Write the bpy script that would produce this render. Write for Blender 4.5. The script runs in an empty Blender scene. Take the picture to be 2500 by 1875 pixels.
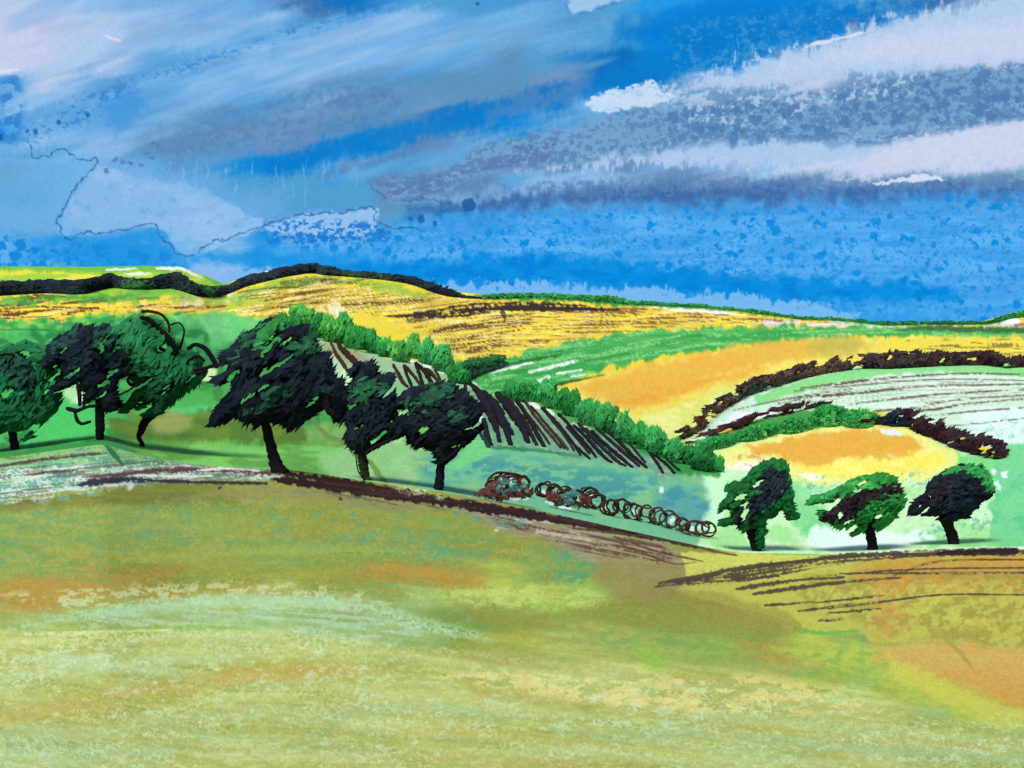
import bpy, math, random
import numpy as np
# ------------------------------------------------------------------ camera geometry
F = 2680.0                     # focal length in picture units (the picture is 2500 x 1875 units)
YH = 830.0                     # row of eye level
PITCH = math.atan((937.5 - YH) / F)
CP, SP = math.cos(PITCH), math.sin(PITCH)
K_GROUND = 1.0                 # light falling on level ground / on upright foliage (albedo = look / K)
K_LEAF = 0.72
EXPOSURE = 0.0
def ray(X, Y):
    a = (np.asarray(X, float) - 1250.0) / F
    b = (937.5 - np.asarray(Y, float)) / F
    return a, CP + b * SP, -SP + b * CP          # x, y(depth), z
def pt(X, Y, D):
    a, d, z = ray(X, Y)
    return a / d * D, np.zeros_like(a) + D, z / d * D
def itp(pts):
    xs = [p[0] for p in pts]; ys = [p[1] for p in pts]
    return lambda X: np.interp(X, xs, ys)
def smooth1(fn, r=22):
    g = np.arange(-1600, 4200, 4.0); v = fn(g)
    k = np.hanning(int(2*r/4)+3); k /= k.sum()
    vp = np.concatenate([np.full(len(k), v[0]), v, np.full(len(k), v[-1])])
    s = np.convolve(vp, k, 'same')[len(k):-len(k)]
    return lambda X: np.interp(X, g, s)
skyline = smooth1(itp([(-1600,690),(-400,660),(0,650),(250,651),(330,649),(440,650),(500,673),(548,694),(600,674),(650,662),
  (700,652),(750,649),(800,657),(900,666),(960,673),(1020,683),(1060,699),(1110,711),(1180,719),(1300,722),(1450,723),(1500,733),
  (1600,741),(1700,744),(1850,757),(1950,776),(2050,774),(2150,788),(2250,785),(2400,784),(2440,772),(2475,762),(2560,764),(2900,790),(4200,800)]), 8)
crest = smooth1(itp([(-1600,1210),(-300,1150),(0,1118),(250,1084),(330,1108),(450,1132),(650,1146),(720,1148),(900,1176),(1070,1200),(1300,1243),
  (1500,1288),(1700,1332),(1800,1350),(2000,1352),(2150,1345),(2480,1334),(2800,1338),(4200,1370)]), 30)
D_SKY, D_FAR, D_NEAR = 1000.0, 75.0, 60.0
def depth_far(X, Y):
    s, f = skyline(X), crest(X)
    return D_SKY * (D_FAR / D_SKY) ** ((Y - s) / (f - s))
def depth_near(X, Y):
    f = crest(X)
    return 10.0 * (D_NEAR / 10.0) ** ((1875.0 - Y) / (1875.0 - f))
def depth(X, Y):
    X = np.asarray(X, float); Y = np.asarray(Y, float)
    return np.where(Y > crest(X), depth_near(X, Y), depth_far(X, Y))

# ------------------------------------------------------------------ pigment noise
_rng = np.random.RandomState(7)
TAB = _rng.rand(512, 512).astype(np.float32)
def vn(x, y, seed):
    x = x + seed * 37.31; y = y + seed * 91.7
    xi = np.floor(x); yi = np.floor(y)
    fx = x - xi; fy = y - yi
    fx = fx*fx*(3-2*fx); fy = fy*fy*(3-2*fy)
    xi = xi.astype(np.int64) & 511; yi = yi.astype(np.int64) & 511
    x1 = (xi+1) & 511; y1 = (yi+1) & 511
    a = TAB[yi, xi]; b = TAB[yi, x1]; c = TAB[y1, xi]; d = TAB[y1, x1]
    return (a + (b-a)*fx) * (1-fy) + (c + (d-c)*fx) * fy
def fbm(x, y, seed, o=3):
    t = 0; w = 0; amp = 1
    for k in range(o):
        t = t + amp * vn(x * 2**k, y * 2**k, seed + 13*k); w += amp; amp *= .55
    n = t / w
    return 0.5 + 0.5*np.tanh((n - .5) * 4.6)          # roughly even spread over 0..1
def fbs(x, y, seed, o=3):                              # the same, softer
    t = 0; w = 0; amp = 1
    for k in range(o):
        t = t + amp * vn(x * 2**k, y * 2**k, seed + 13*k); w += amp; amp *= .5
    return .5 + (t / w - .5)*1.5
def sst(a, b, x):
    t = np.clip((x - a) / (b - a + 1e-9), 0, 1); return t*t*(3-2*t)
def cr(path, n=6):                                     # Catmull-Rom through the given points
    P = np.array(path, float)
    if len(P) < 3: return P
    Q = np.vstack([2*P[0]-P[1], P, 2*P[-1]-P[-2]]); out = []
    for i in range(1, len(Q)-2):
        for t in np.arange(n)/n:
            out.append(.5*((2*Q[i]) + (-Q[i-1]+Q[i+1])*t + (2*Q[i-1]-5*Q[i]+4*Q[i+1]-Q[i+2])*t*t + (-Q[i-1]+3*Q[i]-3*Q[i+1]+Q[i+2])*t**3))
    out.append(P[-1]); return np.array(out)
def sdf(poly, x, y):                                   # > 0 inside
    n = len(poly); d2 = np.full(x.shape, 1e18); ins = np.zeros(x.shape, bool)
    for i in range(n):
        ax, ay = poly[i]; bx, by = poly[(i+1) % n]
        ex, ey = bx-ax, by-ay; L = ex*ex+ey*ey + 1e-9
        t = np.clip(((x-ax)*ex+(y-ay)*ey)/L, 0, 1)
        d2 = np.minimum(d2, (x-ax-t*ex)**2 + (y-ay-t*ey)**2)
        if ay != by:
            c = ((ay > y) != (by > y)) & (x < (bx-ax)*(y-ay)/(by-ay)+ax); ins ^= c
    d = np.sqrt(d2); return np.where(ins, d, -d)

class Paint:
    """pigment laid on a gridded surface; X, Y are the surface's own two coordinates"""
    def __init__(s, X, Y, base):
        s.X, s.Y = X, Y; s.C = np.zeros(X.shape + (3,), np.float32) + np.array(base, np.float32)
        s.grain = fbm(X/5.0+Y*.03, Y/4.2, 3, 3); s.k = 100
        s.ymin = Y.min(1); s.ymax = Y.max(1)
    def box(s, pts, pad):
        P = np.array(pts)[:, :2]; x0, y0 = P.min(0)-pad; x1, y1 = P.max(0)+pad
        c = np.where((s.X[0] >= x0) & (s.X[0] <= x1))[0]; r = np.where((s.ymax >= y0) & (s.ymin <= y1))[0]
        if len(c) == 0 or len(r) == 0: return None
        return slice(r[0], r[-1]+1), slice(c[0], c[-1]+1)
    def put(s, sl, col, a):
        a = np.clip(a, 0, 1)[..., None]; s.C[sl] = s.C[sl]*(1-a) + np.array(col, np.float32)*a
    def poly(s, poly, col, a=1., soft=5, wob=8, fr=0, dry=0, var=None, va=.6, vs=(60, 9), curve=True, ws=25, mul=None):
        s.k += 1; k = s.k
        if curve: poly = cr(list(poly)+[poly[0]], 4)[:-1]
        sl = s.box(poly, soft+wob+fr+4)
        if sl is None: return
        x, y = s.X[sl], s.Y[sl]
        xx = x + (fbm(x/ws, y/ws, k, 3)-.5)*wob*2; yy = y + (fbm(x/ws, y/ws, k+50, 3)-.5)*wob*2
        if fr: yy = yy + (fbm(x/11.+y*.01, y/45., k+9, 3)-.5)*fr*1.1 + (fbm(x/4.5, y/16., k+10, 2)-.5)*fr*.6
        m = sst(-soft, soft, sdf(poly, xx, yy)) * a
        if dry:
            m = m * sst(dry-.12, dry+.12, s.grain[sl]*.5 + fbm(x/14, y/9, k+5, 3)*.5)
        if mul is not None: m = m*mul(x, y)
        s.put(sl, col, m)
        if var is not None:
            s.put(sl, var, m * va * sst(.35, .75, fbm(x/vs[0], y/vs[1], k+77, 4)))
    def stroke(s, path, w, col, a=1., dry=0., soft=1.5, wob=2.5, n=6, sl_len=110., fine=3., wig=0.):
        s.k += 1; k = s.k
        ws = None
        if len(path[0]) == 3: ws = 1
        P = cr(path, n); W = P[:, 2] if ws else np.full(len(P), float(w))
        sl = s.box(P, W.max()+8)
        if sl is None: return
        x, y = s.X[sl], s.Y[sl]
        if wig: x, y = x + (fbm(x/14, y/14, k+61, 3)-.5)*wig*2, y + (fbm(x/14, y/14, k+63, 3)-.5)*wig*2
        best = np.full(x.shape, 1e18); U = np.zeros(x.shape); V = np.zeros(x.shape); WW = np.zeros(x.shape); acc = 0.
        tot = np.sum(np.hypot(*(P[1:, :2]-P[:-1, :2]).T))
        for i in range(len(P)-1):
            ax, ay = P[i, :2]; bx, by = P[i+1, :2]; ex, ey = bx-ax, by-ay; L = math.hypot(ex, ey)+1e-9
            t = np.clip(((x-ax)*ex+(y-ay)*ey)/L/L, 0, 1)
            d = (x-ax-t*ex)**2+(y-ay-t*ey)**2; c = d < best
            best = np.where(c, d, best); U = np.where(c, acc+t*L, U)
            V = np.where(c, ((x-ax)*ey-(y-ay)*ex)/L, V); WW = np.where(c, W[i]+(W[i+1]-W[i])*t, WW); acc += L
        if not ws: WW = WW * np.clip(np.minimum(U, tot-U)/(w*2.0)+.35, .3, 1)
        e = WW/2 - np.sqrt(best) + (fbm(x/9, y/9, k, 2)-.5)*np.minimum(wob, WW*.2)*2
        m = sst(-soft, soft, e)*a
        if dry: m = m*sst(dry-.1, dry+.1, fbm(U/sl_len, V/fine, k+3, 3)*.62 + s.grain[sl]*.38)
        s.put(sl, col, m)
    def streaks(s, poly, col, vf, th=.6, a=1., L=80., fine=4., wob=10, soft=8, gw=.3, hard=.07):
        s.k += 1; k = s.k; poly = cr(list(poly)+[poly[0]], 4)[:-1]; sl = s.box(poly, 20)
        if sl is None: return
        x, y = s.X[sl], s.Y[sl]
        m = sst(-soft, soft, sdf(poly, x, y + (fbm(x/30, y/30, k, 2)-.5)*wob*2))
        v = vf(x, y); n = fbm(x/L, v/fine, k, 3)*(1-gw) + s.grain[sl]*gw
        s.put(sl, col, m*a*sst(th-hard, th+hard, n))
    def spots(s, poly, col, th=.6, a=1., size=(13, 9), soft=20, hard=.07, band=None, curve=True):
        s.k += 1; k = s.k
        if curve: poly = cr(list(poly)+[poly[0]], 4)[:-1]
        sl = s.box(poly, soft+4)
        if sl is None: return
        x, y = s.X[sl], s.Y[sl]
        m = sst(-soft, soft, sdf(poly, x, y))
        n = fbm((x+y*.3)/size[0], y/size[1], k, 3)*.68 + s.grain[sl]*.32
        t = th + (fbm(x/120, y/22, k+8, 2)-.5)*.3
        s.put(sl, col, m*a*sst(t-hard, t+hard, n))
    def dots(s, poly, col, cell=26, rad=(.12, .34), a=.9, soft=16, keep=.7, rag=5., sx=1.25, slant=.0):
        s.k += 1; k = s.k; poly = cr(list(poly)+[poly[0]], 4)[:-1]; sl = s.box(poly, soft+4)
        if sl is None: return
        x, y = s.X[sl], s.Y[sl]; m = sst(-soft, soft, sdf(poly, x, y))
        xx = (x + y*slant + (fbm(x/7, y/7, k, 3)-.5)*rag*2)/cell/sx; yy = (y + (fbm(x/7, y/7, k+31, 3)-.5)*rag*2)/cell
        gx = np.floor(xx); gy = np.floor(yy); best = np.full(x.shape, -9.)
        for dx in (-1, 0, 1):
            for dy in (-1, 0, 1):
                ix = (gx+dx+k*17).astype(np.int64) & 511; iy = (gy+dy+k*29).astype(np.int64) & 511
                h1 = TAB[iy, ix]; h2 = TAB[(iy+101) & 511, (ix+57) & 511]; h3 = TAB[(iy+211) & 511, (ix+13) & 511]; h4 = TAB[(iy+333) & 511, (ix+400) & 511]
                r_ = np.where(h4 < keep, rad[0]+(rad[1]-rad[0])*h3*h3, -9)
                d = np.hypot(xx-(gx+dx+h1), yy-(gy+dy+h2)); best = np.maximum(best, r_-d)
        s.put(sl, col, m*a*sst(-.02, .05, best))
    def grid(s, x0, dx, y0, dy, rows, pal, warp=None):
        G = np.array([[pal[c] for c in r] for r in rows], np.float32)
        x, y = s.X, s.Y
        if warp is not None: x, y = warp(x, y)
        gx = np.clip((x-x0)/dx, 0, G.shape[1]-1.001); gy = np.clip((y-y0)/dy, 0, G.shape[0]-1.001)
        xi = gx.astype(int); yi = gy.astype(int); fx = gx-xi; fy = gy-yi
        fx = (fx*fx*(3-2*fx))[..., None]; fy = (fy*fy*(3-2*fy))[..., None]
        s.C = ((G[yi, xi]*(1-fx)+G[yi, xi+1]*fx)*(1-fy) + (G[yi+1, xi]*(1-fx)+G[yi+1, xi+1]*fx)*fy).astype(np.float32)
    def finish(s, amp=.05):
        g = (s.grain-.5)*amp*2 + (fbm(s.X/2.6, s.Y/2.6, 31, 2)-.5)*amp*1.4
        s.C = np.clip(s.C*(1+g[..., None]), 3, 252)
def lin(c, k=1.0):
    c = np.asarray(c, np.float32)/255.
    return np.clip(np.where(c < .04045, c/12.92, ((c+.055)/1.055)**2.4)/k, 0, .93)
# ------------------------------------------------------------------ sky
def axis(lo, hi, step, mlo, mhi):
    def tail(n, d): return np.cumsum(step*1.12**np.arange(1, n))
    t = tail(60, 1)
    left = lo - t[t < lo-mlo][::-1]; right = hi + t[t < mhi-hi]
    return np.concatenate([[mlo], left, np.arange(lo, hi, step), right, [mhi]])
SKYPAL = {'L': (198,207,236), 'l': (176,200,236), 'P': (142,190,234), 'p': (122,176,226), 'M': (98,168,222), 'A': (92,176,240),
  'B': (12,134,218), 'D': (16,112,192), 'G': (94,148,190), 'g': (112,158,196), 'V': (96,136,182), 'v': (112,150,192), 'T': (80,158,210), 'K': (66,112,172), 'b': (40,152,230)}
#        0   125 ...                                   step 125
SKYROWS = ["LlPppMKDTTTMTbBBBTKvP",   # 0
           "LLlPpPMpPMMTTBBBTKlPl",   # 50
           "LLlPPMpPPMMMTBDTVPllL",   # 100
           "LLlMMPPPMMGTDBBVlPlLL",   # 150
           "MlMMPpPGGGGvDDllLvVVV",   # 200
           "MPMMpMGGgGVDPPvGVVGGG",   # 250
           "bMMpGGgGVDBMMGgGVVVPl",   # 300
           "MPpGGgVBVMMpvVVMPPlLL",   # 350
           "GMpMTBBMTMvVVpPPlLLLL",   # 400
           "GMppMTTTVVMPPvVVVVvgg",   # 450
           "TTppMMTTGGKVVKKKKKKKK",   # 500
           "MMppPMpPTDTbAAbAAAbAA",   # 550
           "AbbbPbAAAAAAbAAAbAAAA",   # 600
           "AAbbPbbbbAAAAbAAAAbAA",   # 650
           "AAbbPAbbbbbbbBbbbbbAA",   # 700
           "AAAAPPAbbAAAAAbBbbbbb",   # 750
           "AAAAPPAbbAAAAAAAbbbbb"]   # 800
def make_sky():
    xs = axis(-40, 2540, 2.3, -2200, 4700); ys = np.concatenate([[-2600], np.linspace(-1800, -60, 30), np.arange(-40, 820, 2.3), [860, 950, 1100]])
    X, Y = np.meshgrid(xs, ys)
    p = Paint(X, Y, (100, 160, 220))
    def warp(x, y):
        f = (fbm(x/9, y/50, 201, 3)-.5)*13 + (fbm(x/4, y/14, 207, 2)-.5)*7
        return x + (fbs((x-y*.5)/170, (y+x*.33)/34, 202, 3)-.5)*130, y + f + (fbs((x-y*.5)/200, (y+x*.33)/30, 203, 3)-.5)*60
    p.grid(0, 125, 0, 50, SKYROWS, SKYPAL, warp)
    dg = lambda x, y: y + x*.3
    for (q, c, th, a, L, fi) in [([(-60,-60),(1500,-60),(1300,150),(900,260),(400,400),(-60,360)], (166,204,242), .58, .34, 420, 60), ([(100,60),(1000,20),(1450,60),(1000,330),(500,380),(150,330)], (88,142,188), .6, .3, 340, 44), ([(-60,-60),(1500,-60),(1100,330),(300,400)], (64,146,216), .64, .28, 300, 38),
                                 ([(1800,60),(2600,-20),(2600,440),(1700,440)], (196,214,242), .62, .3, 360, 34), ([(1000,330),(2600,180),(2600,300),(1000,470)], (112,164,206), .62, .3, 200, 12), ([(300,560),(1000,520),(2600,480),(2600,780),(300,650)], (70,166,236), .6, .35, 260, 12)]:
        p.streaks(q, c, dg if c[0] != 70 else (lambda x, y: y - x*.02), th, a, L, fi, gw=.14, hard=.22, soft=40)
    # broad wet bands
    def band(path, col, a=.8, soft=10, fr=16, wob=12, dry=0):
        P = cr(path, 6); up = [(q[0], q[1]-q[2]/2) for q in P]; dn = [(q[0], q[1]+q[2]/2) for q in P][::-1]
        p.poly(up+dn, col, a=a, soft=soft, wob=wob, fr=fr, curve=False, dry=dry)
    band([(640,410,30),(760,385,60),(900,345,55),(1050,308,46),(1200,275,44),(1350,240,40),(1480,205,50),(1600,170,80),(1750,120,80),(1900,85,70),(2050,70,40)], (12,124,206), .85, 22)
    band([(1500,80,40),(1650,70,60),(1800,50,80),(2000,40,60),(2250,15,20)], (12,122,206), .7, 20)
    band([(780,425,14),(880,400,22),(1000,365,16),(1150,320,10)], (96,134,180), .6, 10, 8)
    band([(1180,285,40),(1330,240,46),(1450,205,30)], (110,140,190), .5, 16)
    band([(1700,200,10),(1850,180,70),(2000,150,90),(2200,110,130),(2400,80,150),(2600,50,170)], (180,206,238), .95, 12, 26)
    band([(1900,170,6),(2020,145,24),(2150,120,60),(2400,105,90),(2600,80,100)], (202,215,238), .8, 25, 16)
    band([(1250,395,16),(1450,390,30),(1650,375,50),(1850,372,60),(2050,368,90),(2250,345,120),(2450,325,150),(2650,300,170)], (176,202,236), .95, 10, 22)
    band([(1900,420,6),(2030,405,20),(2150,390,44),(2350,350,110),(2600,330,150)], (206,216,238), .85, 22, 14)
    band([(1060,490,20),(1200,480,30),(1400,450,30),(1600,440,10)], (140,182,228), .6, 14)
    band([(1000,515,10),(1200,500,30),(1500,480,36),(1800,478,44),(2100,478,50),(2350,475,46),(2600,470,46)], (62,108,170), .92, 12, 12)
    band([(1290,462,20),(1500,460,34),(1800,452,34),(2100,452,32),(2350,450,34),(2600,448,36)], (90,130,180), .75, 8, 10, 8, .42)
    # slate speckled band
    sp = [(905,450),(980,430),(1100,405),(1150,370),(1250,330),(1450,300),(1520,270),(1660,250),(1900,235),(2150,200),(2300,175),(2650,150),(2650,270),(2400,300),(2250,330),(2080,350),(1900,340),(1700,350),(1500,385),(1300,410),(1180,425),(1080,470),(960,488)]
    p.poly(sp, (118,164,204), .85, soft=12, wob=14, fr=10)
    p.spots(sp, (86,132,180), .54, .8, (10, 8), 12, .1)
    p.spots([(900,440),(1000,435),(1150,400),(1300,350),(1340,395),(1150,425),(1060,470),(960,486)], (90,122,174), .4, .8, (18, 10), 12, .1)
    p.spots([(1600,200),(1900,185),(2200,160),(2230,230),(2000,260),(1900,310),(1700,300),(1640,260)], (176,202,230), .66, .85, (13, 13), 14, .07)
    p.spots([(2080,335),(2200,320),(2500,260),(2500,285),(2300,320),(2120,355)], (86,128,180), .45, .8, (18, 8), 14, .1)
    # deep blue speckles upper right and light flecks
    p.spots([(1640,60),(1900,20),(2200,0),(2250,20),(2100,70),(1900,110),(1750,200),(1640,180)], (72,154,208), .6, .6, (10, 9), 25, .1)
    p.dots([(1640,100),(1750,60),(2000,10),(2300,-10),(2150,60),(1900,130),(1760,180)], (8,122,206), 26, (.25, .6), .85, 20, .8, 6)
    p.dots([(1600,270),(1900,240),(2300,180),(2600,150),(2600,260),(2200,320),(1700,345)], (80,122,178), 24, (.2, .6), .8, 20, .8, 6)
    p.dots([(380,380),(560,270),(900,200),(1000,260),(800,340),(460,400)], (84,128,180), 22, (.1, .45), .5, 30, .7, 6)
    # lower azure field with spots
    az = [(860,590),(1000,545),(1200,520),(1500,505),(1900,500),(2650,495),(2650,790),(2200,770),(1900,740),(1600,690),(1300,660),(1000,650)]
    p.poly(az, (98,180,242), .75, soft=30, wob=20, fr=10)
    p.spots(az, (40,150,228), .68, .6, (8.5, 6.5), 25, .1)
    p.dots(az, (8,138,222), 24, (.12, .42), .9, 20, .7)
    p.dots(az, (20,144,226), 13, (.15, .42), .75, 20, .5)
    p.spots(az, (50,148,228), .5, .5, (120, 16), 25, .25)
    p.poly([(1000,640),(1300,625),(1600,650),(1900,680),(2300,700),(2300,735),(2000,740),(1800,730),(1500,700),(1200,690),(1050,690),(960,670),(820,655),(900,640)], (4,140,224), .85, soft=16, wob=14, fr=8, var=(4,122,212), va=.6, vs=(40, 16))
    p.poly([(480,612),(700,625),(960,650),(1000,680),(700,655),(520,640)], (10,142,226), .5, soft=12, wob=12, fr=6)
    p.poly([(1060,690),(1250,695),(1450,700),(1600,708),(1800,722),(1900,735),(2020,752),(2100,775),(1900,800),(1500,760),(1060,720)], (120,186,240), .95, soft=4, wob=12, fr=14, ws=16)
    p.poly([(455,640),(520,635),(620,655),(700,650),(640,690),(560,710),(500,690)], (140,188,238), .85, soft=6, wob=10, fr=10, ws=16)
    for q in ([(0,570),(140,590),(300,600),(420,620),(420,660),(0,660)], [(650,560),(950,560),(950,620),(650,600)], [(600,540),(760,545),(900,570),(700,600)]):
        p.spots(q, (26,140,222), .7, .6, (10, 9), 18, .08); p.dots(q, (16,132,216), 28, (.2, .6), .85, 14, .8, 7)
    p.poly([(170,575),(380,560),(420,610),(480,625),(700,590),(700,640),(300,650),(160,640)], (30,146,228), .4, soft=14, wob=10)
    # light washes and wet edges at the left
    p.poly([(75,385),(150,372),(232,392),(190,455),(145,560),(60,560),(-60,540),(-60,400)], (112,180,230), .6, soft=5, wob=5)
    p.poly([(235,400),(330,430),(500,460),(600,520),(640,550),(480,620),(430,612),(380,550),(170,580),(150,545),(195,460)], (142,192,236), .6, soft=4, wob=6, var=(158,196,238), va=.8, vs=(50, 30))
    p.dots([(180,450),(560,460),(620,560),(440,610),(170,570)], (104,164,218), 24, (.1, .4), .4, 18, .6, 6)
    p.poly([(650,546),(760,520),(830,518),(918,510),(920,540),(900,570),(760,575),(660,565)], (152,196,242), .9, soft=3, wob=6, ws=10)
    p.spots([(650,546),(760,535),(930,548),(930,590),(680,590)], (30,120,206), .5, .9, (9, 7), 8, .05)
    E = [(70,350),(84,384),(120,378),(150,365),(176,380),(205,388),(238,388),(228,410),(190,450),(150,520),(142,548),(165,582),(210,566),(250,572),(290,560),(330,556),(375,548),(392,578),(425,600),(432,618),(478,622),(494,600),(560,580),(640,554),(720,528),(780,520),(850,516),(895,508),(918,514),(916,534),(960,556),(1040,560)]
    p.stroke(E, 3.6, (36,98,160), .8, 0, 1.6, .8, n=8, wig=5)
    p.stroke([(905,450),(930,480),(975,490),(1040,482),(1080,492)], 4.5, (50,104,166), .6, 0, 2, 1, wig=6)
    p.stroke([(1380,10),(1395,32),(1430,30),(1510,2)], 4, (60,120,180), .6, 0, 1.5, 1, wig=4)
    p.poly([(1385,-10),(1520,-10),(1470,14),(1420,32),(1395,30)], (166,204,238), .85, soft=4, wob=6)
    # bare paper patches
    for q in ([(1430,245),(1480,225),(1540,212),(1600,200),(1625,225),(1652,238),(1600,258),(1540,262),(1450,276),(1438,262)],):
        p.poly(q, (200,222,246), .97, soft=2.5, wob=7, ws=10, fr=3)
        p.spots(q, (150,196,238), .66, .7, (12, 7), 6)
    p.poly([(1960,114),(2010,98),(2080,82),(2120,78),(2100,86),(2040,98),(2000,112)], (216,226,242), .95, soft=2, wob=3, curve=False)
    p.poly([(2130,446),(2190,436),(2240,426),(2280,428),(2310,440),(2240,442),(2200,446),(2140,450)], (216,226,244), .95, soft=2, wob=4, ws=9, curve=False)
    p.poly([(-80,172),(0,170),(54,167),(20,180),(0,186),(-80,200)], (218,222,240), .95, soft=2, wob=2, curve=False)
    p.poly([(250,84),(262,86),(298,98),(288,103),(262,94)], (214,216,240), .95, soft=1.5, wob=1, curve=False)
    # deep spots, blots
    for (x, y, r) in [(1145,500,17),(1028,535,9),(1002,534,6),(1062,545,6),(143,299,6),(213,280,6),(86,321,6),(67,320,5),(2,334,8),(1166,9,4)]:
        c = (30,96,160) if r != 8 else (12,30,70)
        p.poly([(x+r*math.cos(t), y+r*math.sin(t)) for t in np.linspace(0, 6.28, 9)[:-1]], c, .85, soft=2, wob=2, ws=8)
    for (x, y) in [(283,388),(300,395),(316,398),(360,377),(372,385),(346,405),(262,418),(376,352),(388,356),(1395,348),(1350,350),(1330,362),(1380,370),(1260,358),(1300,356)]:
        p.poly([(x+7*math.cos(t), y+5*math.sin(t)) for t in np.linspace(0, 6.28, 7)[:-1]], (84,116,172), .8, soft=2, wob=5, ws=8)
    p.poly([(380,345),(440,330),(560,300),(700,280),(800,250),(900,240),(900,290),(700,330),(560,360),(430,400),(380,390)], (98,140,186), .5, soft=26, wob=24)
    p.poly([(250,240),(320,215),(350,260),(320,310),(260,320)], (60,144,218), .6, soft=30, wob=14)
    p.spots([(230,220),(420,160),(560,120),(700,70),(900,10),(1000,0),(820,60),(650,110),(450,180),(300,240),(160,330),(40,350),(60,300)], (48,128,208), .66, .7, (12, 8), 20, .07)
    p.spots([(0,190),(50,190),(50,330),(0,350)], (44,128,206), .5, .8, (26, 20), 14)
    p.spots([(380,370),(560,270),(850,200),(1000,250),(900,320),(600,350),(460,400)], (84,128,176), .62, .5, (10, 8), 30, .12)
    p.spots([(560,360),(750,330),(800,350),(640,380)], (118,140,190), .5, .6, (20, 14), 16)
    # pale wicking threads
    r = random.Random(5)
    for (xa, xb, ya, yb, n, c) in [(400,900,380,470,30,(140,190,230)),(1180,1560,330,390,16,(130,184,224)),(1760,2300,90,130,10,(190,214,240)),(1620,1900,240,340,14,(186,206,232)),(1900,2100,250,300,8,(176,204,230))]:
        for i in range(n):
            x = r.uniform(xa, xb); y = r.uniform(ya, yb); h = r.uniform(10, 42)
            p.stroke([(x, y), (x+r.uniform(-6, 6), y+h*.5), (x+r.uniform(-7, 7), y+h)], r.uniform(1.6, 3.4), c, r.uniform(.25, .7), 0, 1.4, 3)
    p.finish(.02)
    return X, Y, p.C
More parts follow.
